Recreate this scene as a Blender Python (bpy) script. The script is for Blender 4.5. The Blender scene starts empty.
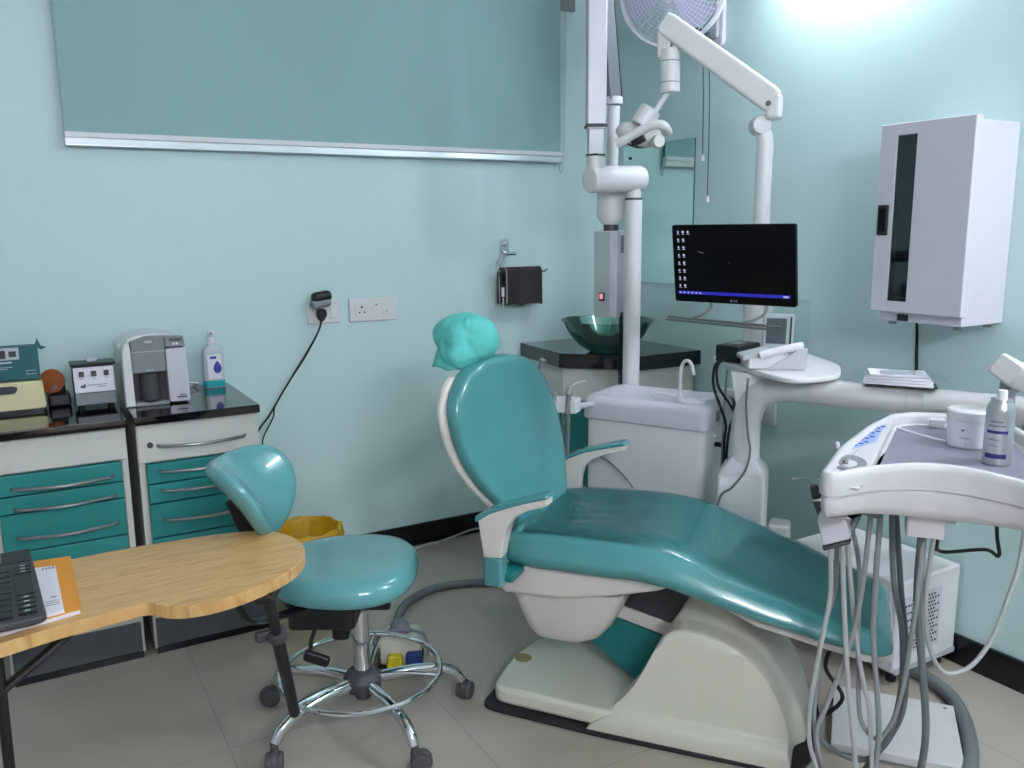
import bpy, bmesh, math, random
from mathutils import Vector, Matrix, noise
random.seed(7)
SC = bpy.context.scene
COL = SC.collection
PI = math.pi
def R(d): return math.radians(d)

# ------------------------------------------------------------------ camera
CAM_H = 1.47
yaw, pit, rol = R(60.044), R(-10.355), R(-0.592)
f = Vector((math.cos(yaw)*math.cos(pit), math.sin(yaw)*math.cos(pit), math.sin(pit)))
r = Vector((math.sin(yaw), -math.cos(yaw), 0)); u = r.cross(f)
r2 = r*math.cos(rol)+u*math.sin(rol); u2 = -r*math.sin(rol)+u*math.cos(rol)
cd = bpy.data.cameras.new('camera'); cam = bpy.data.objects.new('camera', cd); COL.objects.link(cam)
m = Matrix((r2, u2, -f)).transposed().to_4x4(); m.translation = (0, 0, CAM_H)
cam.matrix_world = m
cd.sensor_fit = 'HORIZONTAL'; cd.sensor_width = 36.0; cd.lens = 850/1024*36.0
cd.clip_start = 0.02
SC.camera = cam
SC.view_settings.view_transform = 'Standard'; SC.view_settings.look = 'None'
SC.view_settings.gamma = 1.0; SC.view_settings.use_curve_mapping = False
SC.view_settings.exposure = 0.2

# ------------------------------------------------------------------ materials
def lin(c):
    o = []
    for v in c:
        v = v/255.0
        o.append(v/12.92 if v <= 0.04045 else ((v+0.055)/1.055)**2.4)
    return o + [1.0]
def M(name, rgb, rough=0.5, metal=0.0, var=0.05, scale=8.0, bump=0.0, bscale=None, coat=0.0, spec=0.5, trans=0.0, ior=1.45, emit=None, estr=0.0, alpha=1.0):
    ma = bpy.data.materials.new(name); ma.use_nodes = True
    nt = ma.node_tree; b = nt.nodes['Principled BSDF']
    b.inputs['Roughness'].default_value = rough; b.inputs['Metallic'].default_value = metal
    b.inputs['Specular IOR Level'].default_value = spec; b.inputs['IOR'].default_value = ior
    b.inputs['Coat Weight'].default_value = coat; b.inputs['Coat Roughness'].default_value = 0.06
    b.inputs['Transmission Weight'].default_value = trans; b.inputs['Alpha'].default_value = alpha
    c = lin(rgb)
    tc = nt.nodes.new('ShaderNodeTexCoord')
    if var > 0:
        n = nt.nodes.new('ShaderNodeTexNoise'); n.inputs['Scale'].default_value = scale; n.inputs['Detail'].default_value = 5
        nt.links.new(tc.outputs['Object'], n.inputs['Vector'])
        mx = nt.nodes.new('ShaderNodeMix'); mx.data_type = 'RGBA'
        mx.inputs[6].default_value = [min(1, v*(1+var)) for v in c[:3]]+[1]
        mx.inputs[7].default_value = [v*(1-var) for v in c[:3]]+[1]
        nt.links.new(n.outputs['Fac'], mx.inputs[0]); nt.links.new(mx.outputs[2], b.inputs['Base Color'])
    else:
        b.inputs['Base Color'].default_value = c
    if bump > 0:
        n2 = nt.nodes.new('ShaderNodeTexNoise'); n2.inputs['Scale'].default_value = bscale or scale*4; n2.inputs['Detail'].default_value = 3
        nt.links.new(tc.outputs['Object'], n2.inputs['Vector'])
        bp = nt.nodes.new('ShaderNodeBump'); bp.inputs['Strength'].default_value = bump; bp.inputs['Distance'].default_value = 0.01
        nt.links.new(n2.outputs['Fac'], bp.inputs['Height']); nt.links.new(bp.outputs['Normal'], b.inputs['Normal'])
    if emit:
        b.inputs['Emission Color'].default_value = lin(emit); b.inputs['Emission Strength'].default_value = estr
    return ma

def node_floor():
    ma = M('floor_tile', (172, 170, 161), 0.28, var=0.0)
    nt = ma.node_tree; b = nt.nodes['Principled BSDF']
    tc = nt.nodes.new('ShaderNodeTexCoord'); sep = nt.nodes.new('ShaderNodeSeparateXYZ'); nt.links.new(tc.outputs['Object'], sep.inputs[0])
    def joint(sock, off):
        a = nt.nodes.new('ShaderNodeMath'); a.operation = 'ADD'; a.inputs[1].default_value = -off+62.5; nt.links.new(sock, a.inputs[0])
        d = nt.nodes.new('ShaderNodeMath'); d.operation = 'DIVIDE'; d.inputs[1].default_value = 0.625; nt.links.new(a.outputs[0], d.inputs[0])
        fr = nt.nodes.new('ShaderNodeMath'); fr.operation = 'FRACT'; nt.links.new(d.outputs[0], fr.inputs[0])
        l = nt.nodes.new('ShaderNodeMath'); l.operation = 'LESS_THAN'; l.inputs[1].default_value = 0.0045; nt.links.new(fr.outputs[0], l.inputs[0])
        return l.outputs[0]
    mxm = nt.nodes.new('ShaderNodeMath'); mxm.operation = 'MAXIMUM'
    nt.links.new(joint(sep.outputs[0], 0.395), mxm.inputs[0]); nt.links.new(joint(sep.outputs[1], 2.343), mxm.inputs[1])
    n = nt.nodes.new('ShaderNodeTexNoise'); n.inputs['Scale'].default_value = 3.0; n.inputs['Detail'].default_value = 6; nt.links.new(tc.outputs['Object'], n.inputs['Vector'])
    m1 = nt.nodes.new('ShaderNodeMix'); m1.data_type = 'RGBA'; m1.inputs[6].default_value = lin((176, 168, 155)); m1.inputs[7].default_value = lin((160, 152, 140)); nt.links.new(n.outputs['Fac'], m1.inputs[0])
    m2 = nt.nodes.new('ShaderNodeMix'); m2.data_type = 'RGBA'; m2.inputs[7].default_value = lin((140, 137, 130)); nt.links.new(m1.outputs[2], m2.inputs[6]); nt.links.new(mxm.outputs[0], m2.inputs[0])
    nt.links.new(m2.outputs[2], b.inputs['Base Color'])
    return ma
def node_wood():
    ma = M('table_wood', (205, 165, 105), 0.4, var=0.0, coat=0.15)
    nt = ma.node_tree; b = nt.nodes['Principled BSDF']
    tc = nt.nodes.new('ShaderNodeTexCoord'); mp = nt.nodes.new('ShaderNodeMapping'); mp.inputs['Rotation'].default_value = (0, 0, R(-22)); mp.inputs['Scale'].default_value = (2.2, 16, 2)
    nt.links.new(tc.outputs['Object'], mp.inputs[0])
    n = nt.nodes.new('ShaderNodeTexNoise'); n.inputs['Scale'].default_value = 4.0; n.inputs['Detail'].default_value = 8; n.inputs['Distortion'].default_value = 1.2; nt.links.new(mp.outputs[0], n.inputs['Vector'])
    cr = nt.nodes.new('ShaderNodeValToRGB'); e = cr.color_ramp.elements
    e[0].position = 0.25; e[0].color = lin((172, 128, 76)); e[1].position = 0.62; e[1].color = lin((208, 168, 110))
    e2 = e.new(0.42); e2.color = lin((197, 154, 96))
    nt.links.new(n.outputs['Fac'], cr.inputs[0]); nt.links.new(cr.outputs[0], b.inputs['Base Color'])
    return ma
def node_glass(name, rgb, rough=0.02, ior=1.5, add=0.02, diff=None):
    # thin glass: mostly see-through tint with a glossy skin, same for every ray
    ma = bpy.data.materials.new(name); ma.use_nodes = True; nt = ma.node_tree; nt.nodes.clear()
    out = nt.nodes.new('ShaderNodeOutputMaterial'); g = nt.nodes.new('ShaderNodeBsdfGlossy'); g.inputs['Roughness'].default_value = rough; g.inputs['Color'].default_value = (0.9, 0.95, 0.95, 1)
    tr = nt.nodes.new('ShaderNodeBsdfTransparent'); tr.inputs['Color'].default_value = lin(rgb)
    fr = nt.nodes.new('ShaderNodeFresnel'); fr.inputs['IOR'].default_value = ior
    ad = nt.nodes.new('ShaderNodeMath'); ad.operation = 'ADD'; ad.use_clamp = True; ad.inputs[1].default_value = add; nt.links.new(fr.outputs[0], ad.inputs[0])
    mx = nt.nodes.new('ShaderNodeMixShader'); nt.links.new(ad.outputs[0], mx.inputs[0]); nt.links.new(tr.outputs[0], mx.inputs[1]); nt.links.new(g.outputs[0], mx.inputs[2])
    last = mx
    if diff:
        df = nt.nodes.new('ShaderNodeBsdfDiffuse'); df.inputs['Color'].default_value = lin(diff[0]); m3 = nt.nodes.new('ShaderNodeMixShader'); m3.inputs[0].default_value = diff[1]
        nt.links.new(mx.outputs[0], m3.inputs[1]); nt.links.new(df.outputs[0], m3.inputs[2]); last = m3
    nt.links.new(last.outputs[0], out.inputs[0])
    return ma

def node_creased():
    ma = M('teal_vinyl_creased', (74, 140, 142), 0.2, var=0.06, scale=5, coat=0.6)
    nt = ma.node_tree; b = nt.nodes['Principled BSDF']
    tc = nt.nodes.new('ShaderNodeTexCoord'); mp = nt.nodes.new('ShaderNodeMapping'); mp.inputs['Scale'].default_value = (2.0, 2.6, 13); mp.inputs['Rotation'].default_value = (R(10), 0, 0)
    nt.links.new(tc.outputs['Object'], mp.inputs[0])
    n = nt.nodes.new('ShaderNodeTexNoise'); n.inputs['Scale'].default_value = 2.2; n.inputs['Detail'].default_value = 2; nt.links.new(mp.outputs[0], n.inputs['Vector'])
    bp = nt.nodes.new('ShaderNodeBump'); bp.inputs['Strength'].default_value = 0.35; bp.inputs['Distance'].default_value = 0.012
    nt.links.new(n.outputs['Fac'], bp.inputs['Height']); nt.links.new(bp.outputs['Normal'], b.inputs['Coat Normal'])
    return ma
MAT = {}
def mk():
    A = MAT
    A['wall'] = M('wall_paint', (198, 225, 224), 0.5, var=0.03, scale=2.5, bump=0.05, bscale=60)
    A['ceil'] = M('ceiling_paint', (226, 230, 228), 0.8, var=0.02)
    A['floor'] = node_floor()
    A['skirt'] = M('skirting_black', (12, 14, 18), 0.25, var=0.2, scale=20)
    A['blind'] = M('blind_fabric', (146, 180, 178), 0.85, var=0.03, scale=3, bump=0.06, bscale=400)
    A['alu'] = M('brushed_aluminium', (200, 208, 210), 0.35, metal=0.7, var=0.02)
    A['chrome'] = M('chrome', (215, 218, 220), 0.10, metal=1.0, var=0.02)
    A['steel'] = M('steel', (150, 152, 152), 0.3, metal=0.9, var=0.05)
    A['teal'] = M('teal_vinyl', (74, 140, 142), 0.24, var=0.06, scale=5, coat=0.5)
    A['tealfilm'] = node_creased()
    A['stoolteal'] = M('stool_vinyl', (94, 156, 159), 0.2, var=0.06, scale=6, coat=0.6)
    A['tealpanel'] = M('teal_laminate', (36, 128, 126), 0.35, var=0.05, scale=6)
    A['tealdeep'] = M('teal_plastic', (24, 112, 112), 0.4, var=0.05)
    A['white'] = M('white_plastic', (222, 222, 224), 0.35, var=0.02)
    A['lilacwhite'] = M('white_enamel', (204, 202, 211), 0.3, var=0.02)
    A['cream'] = M('cream_fibreglass', (212, 212, 196), 0.32, var=0.05, scale=4, coat=0.15)
    A['shell'] = M('cream_shell', (214, 210, 202), 0.4, var=0.04)
    A['carcass'] = M('cabinet_white', (205, 205, 198), 0.45, var=0.05, scale=7)
    A['granite'] = M('black_granite', (10, 13, 16), 0.08, var=0.3, scale=60, coat=0.4)
    A['black'] = M('black_plastic', (20, 21, 24), 0.4, var=0.15, scale=25)
    A['rubber'] = M('black_rubber', (26, 26, 28), 0.65, var=0.15)
    A['dark'] = M('dark_grey_plastic', (62, 64, 68), 0.5, var=0.1)
    A['caster'] = M('grey_caster', (78, 78, 78), 0.5, var=0.1)
    A['midgrey'] = M('grey_plastic', (128, 132, 138), 0.4, var=0.05)
    A['hose'] = M('grey_hose', (142, 146, 146), 0.45, var=0.06, scale=20)
    A['hosedark'] = M('dark_grey_hose', (104, 110, 110), 0.45, var=0.06, scale=20)
    A['hoselight'] = M('light_hose', (176, 178, 176), 0.4, var=0.05, scale=20)
    A['paleg'] = M('pale_grey_plastic', (186, 188, 192), 0.35, var=0.04)
    A['traywhite'] = M('tray_white', (202, 200, 202), 0.4, var=0.06, scale=14)
    A['traygrey'] = M('tray_mat_grey', (122, 122, 136), 0.45, var=0.06, scale=12)
    A['keyblue'] = M('key_panel_blue', (150, 172, 214), 0.35, var=0.1, scale=30)
    A['bluemark'] = M('blue_print', (54, 62, 150), 0.4, var=0.05)
    A['wood'] = node_wood()
    A['yellowbag'] = M('yellow_liner', (206, 158, 30), 0.4, var=0.15, scale=14, bump=0.4, bscale=30)
    A['yellow'] = M('yellow_plastic', (214, 196, 40), 0.4, var=0.05)
    A['bluepl'] = M('blue_plastic', (40, 66, 130), 0.4, var=0.05)
    A['orange'] = M('orange_card', (226, 150, 46), 0.5, var=0.04)
    A['amber'] = M('amber_plastic', (150, 78, 28), 0.3, var=0.08)
    A['paper'] = M('white_paper', (232, 228, 236), 0.7, var=0.02)
    A['ink'] = M('ink', (60, 60, 66), 0.6, var=0.1)
    A['creampl'] = M('cream_plastic', (224, 216, 172), 0.5, var=0.08, scale=12)
    A['boxteal'] = M('teal_card', (26, 92, 100), 0.5, var=0.08, scale=12)
    A['towel'] = M('brown_towel', (54, 48, 50), 0.95, var=0.15, scale=60, bump=0.5, bscale=300)
    A['piping'] = M('towel_piping', (176, 164, 160), 0.9, var=0.1)
    A['cap'] = M('surgical_cap', (92, 190, 182), 0.7, var=0.12, scale=16, bump=0.6, bscale=22)
    A['screen'] = M('screen_black', (5, 8, 11), 0.18, var=0.1, spec=0.18)
    A['taskbar'] = M('taskbar_blue', (20, 20, 110), 0.3, var=0.0, emit=(44, 44, 190), estr=0.55)
    A['icon'] = M('icon_light', (160, 160, 190), 0.3, var=0.0, emit=(190, 190, 215), estr=0.5)
    A['lcd'] = M('lcd_grey', (112, 122, 128), 0.2, var=0.05)
    A['switchred'] = M('lit_switch', (230, 120, 130), 0.3, var=0.0, emit=(240, 160, 170), estr=0.5)
    A['brass'] = M('badge_brass', (150, 138, 92), 0.35, metal=0.6, var=0.2, scale=120)
    A['navy'] = M('navy_print', (40, 46, 110), 0.4, var=0.05)
    A['fanwhite'] = M('fan_white', (214, 214, 226), 0.4, var=0.03)
    A['fanblade'] = M('fan_blade', (176, 180, 208), 0.3, var=0.03)
    A['glass'] = node_glass('green_glass', (214, 236, 230), 0.03, 1.5, 0.05, ((110, 160, 152), 0.10))
    A['uvglass'] = node_glass('tinted_glass', (150, 168, 174), 0.05)
    A['film'] = node_glass('clear_film', (246, 251, 251), 0.16, 1.4, 0.0)
    A['bottle'] = M('bottle_plastic', (214, 226, 232), 0.25, var=0.02, trans=0.25)
    A['tealliq'] = M('teal_liquid', (40, 160, 170), 0.2, var=0.03)
    for k_, v_ in TUBE.items(): A[k_] = M('tube_glow', (255, 255, 255), 0.3, var=0.0, emit=(240, 244, 255), estr=v_)
    A['mirror'] = M('mirror_silver', (214, 232, 228), 0.015, metal=1.0, var=0.0)
    A['bluetile'] = A['dark']
    A['kick'] = M('kick_grey', (84, 88, 90), 0.5, var=0.06)
    A['wall2'] = M('pale_wall_paint', (196, 196, 198), 0.6, var=0.03, scale=2.5)
    A['can'] = M('silver_can', (188, 190, 194), 0.28, metal=0.75, var=0.05)
TUBE = {'tube_a': 560.0, 'tube_b': 95.0, 'tube_c': 335.0}

# ------------------------------------------------------------------ geometry helpers
def NB(): return bmesh.new()
def merge(bm, tmp, mat=None):
    if mat is not None: bmesh.ops.transform(tmp, matrix=mat, verts=tmp.verts)
    vm = {}
    for v in tmp.verts: vm[v] = bm.verts.new(v.co)
    for fc in tmp.faces:
        try: bm.faces.new([vm[v] for v in fc.verts])
        except ValueError: pass
    tmp.free()
def rotm(rx=0, ry=0, rz=0):
    return (Matrix.Rotation(R(rz), 4, 'Z') @ Matrix.Rotation(R(ry), 4, 'Y') @ Matrix.Rotation(R(rx), 4, 'X'))
def box(bm, c, s, bev=0.0, rot=None, seg=3):
    t = bmesh.new(); bmesh.ops.create_cube(t, size=1.0)
    bmesh.ops.scale(t, vec=Vector(s), verts=t.verts)
    if bev > 0:
        bmesh.ops.bevel(t, geom=list(t.edges), offset=min(bev, min(s)*0.49), segments=seg, affect='EDGES', profile=0.5)
    mt = Matrix.Translation(Vector(c))
    if rot is not None: mt = mt @ rot
    merge(bm, t, mt); return bm
def bx(bm, x0, x1, y0, y1, z0, z1, bev=0.0, seg=3):
    return box(bm, ((x0+x1)/2, (y0+y1)/2, (z0+z1)/2), (abs(x1-x0), abs(y1-y0), abs(z1-z0)), bev, None, seg)
def axis_m(p0, p1):
    p0, p1 = Vector(p0), Vector(p1); d = p1-p0
    q = Vector((0, 0, 1)).rotation_difference(d.normalized())
    return Matrix.Translation(p0) @ q.to_matrix().to_4x4(), d.length
def lathe(bm, prof, mat=None, n=32, c=(0, 0, 0)):
    # prof: (radius, z) from bottom to top; closed at zero radius ends
    t = bmesh.new(); rings = []
    for rr, z in prof:
        if rr <= 1e-6: rings.append([t.verts.new((0, 0, z))])
        else: rings.append([t.verts.new((rr*math.cos(2*PI*i/n), rr*math.sin(2*PI*i/n), z)) for i in range(n)])
    for a, b in zip(rings, rings[1:]):
        for i in range(n):
            j = (i+1) % n
            if len(a) == 1 and len(b) == 1: continue
            if len(a) == 1: t.faces.new((a[0], b[j], b[i]))
            elif len(b) == 1: t.faces.new((a[i], a[j], b[0]))
            else: t.faces.new((a[i], a[j], b[j], b[i]))
    mt = mat if mat is not None else Matrix.Translation(Vector(c))
    merge(bm, t, mt); return bm
def cyl(bm, p0, p1, r0, r1=None, n=24, bev=0.0):
    r1 = r0 if r1 is None else r1
    mt, L = axis_m(p0, p1)
    b = min(bev, L*0.45, max(min(r0, r1)*0.9, 0))
    if b > 0: prof = [(0, 0), (r0-b, 0), (r0-b*0.3, b*0.3), (r0, b), (r1, L-b), (r1-b*0.3, L-b*0.3), (r1-b, L), (0, L)]
    else: prof = [(0, 0), (r0, 0), (r1, L), (0, L)]
    lathe(bm, prof, mt, n); return bm
def smooth_path(pts, k=6, closed=False):
    P = [Vector(p) for p in pts]; n = len(P); out = []
    if n < 3: return P
    rng = n if closed else n-1
    for i in range(rng):
        if closed: p0, p1, p2, p3 = P[i-1], P[i], P[(i+1) % n], P[(i+2) % n]
        else: p0, p1, p2, p3 = P[max(i-1, 0)], P[i], P[i+1], P[min(i+2, n-1)]
        for j in range(k):
            t = j/k
            out.append(0.5*((2*p1)+(p2-p0)*t+(2*p0-5*p1+4*p2-p3)*t*t+(3*p1-p0-3*p2+p3)*t**3))
    if not closed: out.append(P[-1])
    return out
def tube(bm, pts, rad, n=10, k=6, closed=False, sm=True, flat=None):
    P = smooth_path(pts, k, closed) if sm else [Vector(p) for p in pts]
    N = len(P); t = bmesh.new(); rings = []
    up = None
    for i, p in enumerate(P):
        if closed: d = P[(i+1) % N]-P[i-1]
        else: d = P[min(i+1, N-1)]-P[max(i-1, 0)]
        d.normalize()
        if up is None:
            up = Vector((0, 0, 1)) if abs(d.z) < 0.9 else Vector((1, 0, 0))
        x = up.cross(d)
        if x.length < 1e-5: x = Vector((1, 0, 0)).cross(d)
        x.normalize(); y = d.cross(x).normalized(); up = y
        rr = rad(i/(N-1)) if callable(rad) else rad
        fx, fy = flat if flat else (1, 1)
        rings.append([t.verts.new(p+x*rr*fx*math.cos(2*PI*a/n)+y*rr*fy*math.sin(2*PI*a/n)) for a in range(n)])
    for i in range(N if closed else N-1):
        a, b = rings[i], rings[(i+1) % N]
        for q in range(n):
            t.faces.new((a[q], a[(q+1) % n], b[(q+1) % n], b[q]))
    if not closed:
        t.faces.new(list(reversed(rings[0]))); t.faces.new(rings[-1])
    merge(bm, t); return bm
def loft(bm, rings, cap=True, closed=True):
    t = bmesh.new(); RR = [[t.verts.new(Vector(p)) for p in r_] for r_ in rings]
    n = len(RR[0])
    for a, b in zip(RR, RR[1:]):
        for i in range(n if closed else n-1):
            j = (i+1) % n
            try: t.faces.new((a[i], a[j], b[j], b[i]))
            except ValueError: pass
    if cap:
        for fr in (list(reversed(RR[0])), RR[-1]):
            try: t.faces.new(fr)
            except ValueError: pass
    bmesh.ops.remove_doubles(t, verts=t.verts, dist=1e-6)
    bmesh.ops.recalc_face_normals(t, faces=t.faces)
    merge(bm, t); return bm
def prism(bm, poly, h0, h1, plane='xy', bev=0.0, seg=3):
    def mp(a, b, h):
        return {'xy': (a, b, h), 'xz': (a, h, b), 'yz': (h, a, b)}[plane]
    t = bmesh.new()
    A = [t.verts.new(mp(a, b, h0)) for a, b in poly]; B = [t.verts.new(mp(a, b, h1)) for a, b in poly]
    n = len(poly)
    t.faces.new(list(reversed(A))); t.faces.new(B)
    for i in range(n): t.faces.new((A[i], A[(i+1) % n], B[(i+1) % n], B[i]))
    bmesh.ops.recalc_face_normals(t, faces=t.faces)
    if bev > 0:
        es = [e for e in t.edges if (e.verts[0] in A) == (e.verts[1] in A)]
        bmesh.ops.bevel(t, geom=es, offset=bev, segments=seg, affect='EDGES', profile=0.5)
    merge(bm, t); return bm
def rpoly(pts, rad, k=5):
    # polygon with rounded corners
    out = []; n = len(pts)
    for i in range(n):
        p = Vector(pts[i]); a = Vector(pts[i-1]); b = Vector(pts[(i+1) % n])
        rr = rad[i] if isinstance(rad, (list, tuple)) else rad
        da = (a-p); db = (b-p); l = min(rr, da.length*0.48, db.length*0.48)
        if l < 1e-5: out.append(tuple(p)); continue
        s = p+da.normalized()*l; e = p+db.normalized()*l
        for j in range(k+1):
            t = j/k
            q = s*(1-t)**2+p*2*t*(1-t)+e*t*t
            out.append(tuple(q))
    return out
def sell(a, b, e=2.6, n=40):
    o = []
    for i in range(n):
        t = 2*PI*i/n; c, s = math.cos(t), math.sin(t)
        o.append((a*math.copysign(abs(c)**(2/e), c), b*math.copysign(abs(s)**(2/e), s)))
    return o

# ------------------------------------------------------------------ object helpers
ORG = {}
CA = -52.03          # heading of the dental chair
def fr(ang, p):
    return Matrix.Rotation(R(ang), 3, 'Z') @ Vector(p)
def mesh_obj(name, bm, mat, parent=None, org=Vector((0, 0, 0)), flat=False, ang=35, sub=0):
    bmesh.ops.translate(bm, vec=-Vector(org), verts=bm.verts)
    bmesh.ops.recalc_face_normals(bm, faces=bm.faces)
    me = bpy.data.meshes.new(name); bm.to_mesh(me); bm.free()
    for p in me.polygons: p.use_smooth = not flat
    if not flat: me.set_sharp_from_angle(angle=R(ang))
    me.materials.append(mat)
    o = bpy.data.objects.new(name, me); COL.objects.link(o)
    if not flat and ang < 90 and len(me.polygons) < 6000:
        wn = o.modifiers.new('weighted_normals', 'WEIGHTED_NORMAL'); wn.keep_sharp = True
    if sub:
        md = o.modifiers.new('subdivision', 'SUBSURF'); md.levels = sub; md.render_levels = sub
    if parent is not None: o.parent = parent
    return o
def thing(name, label, cat, org=(0, 0, 0), ang=0.0, group=None, loc=None):
    """Empty at the thing's base. Parts are authored in the frame turned by ang about the world
    origin (org is the base in that frame); with loc given, parts are authored around loc."""
    e = bpy.data.objects.new(name, None); COL.objects.link(e); e.empty_display_size = 0.05
    if loc is not None: e.location = loc; ORG[name] = None; e_org = Vector((0, 0, 0))
    else: e.location = fr(ang, org); e_org = Vector(org)
    e.rotation_euler = (0, 0, R(ang))
    e['label'] = label; e['category'] = cat
    if group: e['group'] = group
    ORG[e.name] = e_org
    return e
def part(name, bm, mat, parent, label=None, **kw):
    root = parent
    while root.parent is not None: root = root.parent
    o = mesh_obj(name, bm, mat, parent, ORG[root.name], **kw)
    if label: o['label'] = label
    return o
def single(name, bm, mat, label, cat, org=(0, 0, 0), ang=0.0, group=None, loc=None, **kw):
    e_org = Vector(org) if loc is None else Vector((0, 0, 0))
    o = mesh_obj(name, bm, mat, None, e_org, **kw)
    o.location = loc if loc is not None else fr(ang, org)
    o.rotation_euler = (0, 0, R(ang))
    o['label'] = label; o['category'] = cat
    if group: o['group'] = group
    ORG[o.name] = e_org
    return o
def struct(name, bm, mat, **kw):
    o = mesh_obj(name, bm, mat, None, **kw); o['kind'] = 'structure'; return o
mk()

# ================================================================== room shell
XL, XR, YN, YB, ZC = -1.5, 2.645, -1.6, 3.555, 2.78
b = NB(); bx(b, XL-.1, XR+.1, YN-.1, YB+.1, -.06, 0); struct('floor', b, MAT['floor'], flat=True)
b = NB(); bx(b, XL-.1, XR+.1, YN-.1, YB+.1, ZC, ZC+.06); struct('ceiling', b, MAT['ceil'], flat=True)
b = NB(); bx(b, XL-.1, XR+.1, YB, YB+.1, 0, ZC); struct('wall_back', b, MAT['wall'], flat=True)
b = NB(); bx(b, XR, XR+.1, YN, YB, 0, ZC); struct('wall_right', b, MAT['wall'], flat=True)
b = NB(); bx(b, XL-.1, XL, YN, YB, 0, ZC); struct('wall_left', b, MAT['wall2'], flat=True)
b = NB(); bx(b, XL-.1, XR+.1, YN-.1, YN, 0, ZC); struct('wall_front', b, MAT['wall2'], flat=True)
b = NB(); bx(b, XL, XR, YB-.014, YB-.0005, 0.0005, .102); struct('baseboard_back', b, MAT['skirt'], flat=True)
b = NB(); bx(b, XR-.014, XR-.0005, YN, YB-.015, 0.0005, .102); struct('baseboard_right', b, MAT['skirt'], flat=True)

# ---------------------------------------------------------------- lamps (out of the frame)
def tube_lamp(name, label, loc, ang, L, down=True, mat='tube'):
    t = thing(name, label, 'lamp', loc=loc, ang=ang, group='wall tube lamps')
    b = NB(); box(b, (0, 0, 0), (L+.08, .05, .045), .008); part('batten', b, MAT['white'], t)
    b = NB(); cyl(b, (-L/2, -.045, -.012), (L/2, -.045, -.012), .017, n=16); part('light_tube', b, MAT[mat], t, label='glowing tube')
    b = NB()
    for s in (-1, 1): box(b, (s*(L/2+.012), -.03, -.008), (.022, .06, .05), .006)
    part('tube_holder', b, MAT['white'], t)
    return t
A = tube_lamp('tube_lamp', 'short white tube lamp high on the right wall nearest the camera', (XR-.032, .45, 2.30), -90, .28, mat='tube_a')
tube_lamp('tube_lamp', 'white tube lamp high on the right wall beside the wall fan', (XR-.032, 2.13, 2.50), -90, .6, mat='tube_b')
tube_lamp('tube_lamp', 'white tube lamp high on the wall behind the camera', (.25, YN+.032, 2.40), 180, 1.2, mat='tube_c')

# ---------------------------------------------------------------- roller blind
t = thing('roller_blind', 'wide grey-green roller blind pulled down over the back wall', 'blind', org=(1.25, YB, 1.78))
b = NB(); bx(b, .197, 2.312, YB-.030, YB-.027, 1.82, 2.66); part('fabric', b, MAT['blind'], t, flat=True)
b = NB(); prism(b, rpoly([(YB-.042, 1.778), (YB-.014, 1.778), (YB-.014, 1.826), (YB-.036, 1.826)], .005), .195, 2.318, 'yz')
bx(b, .195, 2.318, YB-.046, YB-.040, 1.779, 1.786, .002); rl_ = part('bottom_rail', b, MAT['alu'], t)
b = NB(); bx(b, .195, 2.318, YB-.047, YB-.030, 1.808, 1.828, .003); part('rail_lip', b, MAT['white'], rl_)
b = NB(); cyl(b, (.18, YB-.035, 2.68), (2.33, YB-.035, 2.68), .03); part('roller', b, MAT['alu'], t)
b = NB(); tube(b, [(2.342, YB-.03, 2.66), (2.342, YB-.026, 2.2), (2.338, YB-.02, 1.82), (2.326, YB-.02, 1.735), (2.314, YB-.016, 1.80), (2.318, YB-.012, 2.2), (2.32, YB-.02, 2.64)], .0016, n=6, k=8); part('pull_chain', b, MAT['steel'], t)
b = NB(); bx(b, 2.318, 2.405, YB-.02, YB, 2.475, 2.70, .004); cyl(b, (2.37, YB-.02, 2.51), (2.37, YB-.027, 2.51), .007); part('end_bracket', b, MAT['midgrey'], t)

# ---------------------------------------------------------------- wall sockets on the back wall
def bars(bm, x, y, z, w, h): box(bm, (x, y, z), (w, .0012, h))
t = thing('wall_socket', 'white switch plate on the back wall with the black plug in it', 'socket', org=(1.119, YB, 1.08), group='wall sockets')
b = NB(); bx(b, 1.047, 1.191, YB-.012, YB, 1.078, 1.176, .005); part('plate', b, MAT['white'], t)
b = NB(); bx(b, 1.065, 1.173, YB-.0145, YB-.011, 1.096, 1.158, .001); part('module', b, MAT['white'], t)
b = NB(); bx(b, 1.145, 1.168, YB-.020, YB-.016, 1.103, 1.151, .002); part('rocker_switch', b, MAT['white'], t)
t = thing('wall_socket', 'long white double socket plate on the back wall', 'socket', org=(1.344, YB, 1.08), group='wall sockets')
b = NB(); bx(b, 1.232, 1.456, YB-.012, YB, 1.076, 1.178, .005); part('plate', b, MAT['white'], t)
b = NB(); bx(b, 1.258, 1.432, YB-.0145, YB-.011, 1.094, 1.16, .001); part('module', b, MAT['white'], t)
b = NB(); bx(b, 1.384, 1.428, YB-.0165, YB-.014, 1.10, 1.154, .001); part('rocker_switch', b, MAT['white'], t)
for px_, pz, rr in ((1.288, 1.14, .005), (1.276, 1.117, .004), (1.30, 1.117, .004), (1.354, 1.148, .0035), (1.402, 1.118, .003)):
    b = NB(); cyl(b, (px_, YB-.0175, pz), (px_, YB-.0160, pz), rr, n=12); part('pin_hole', b, MAT['ink'], t)
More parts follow.
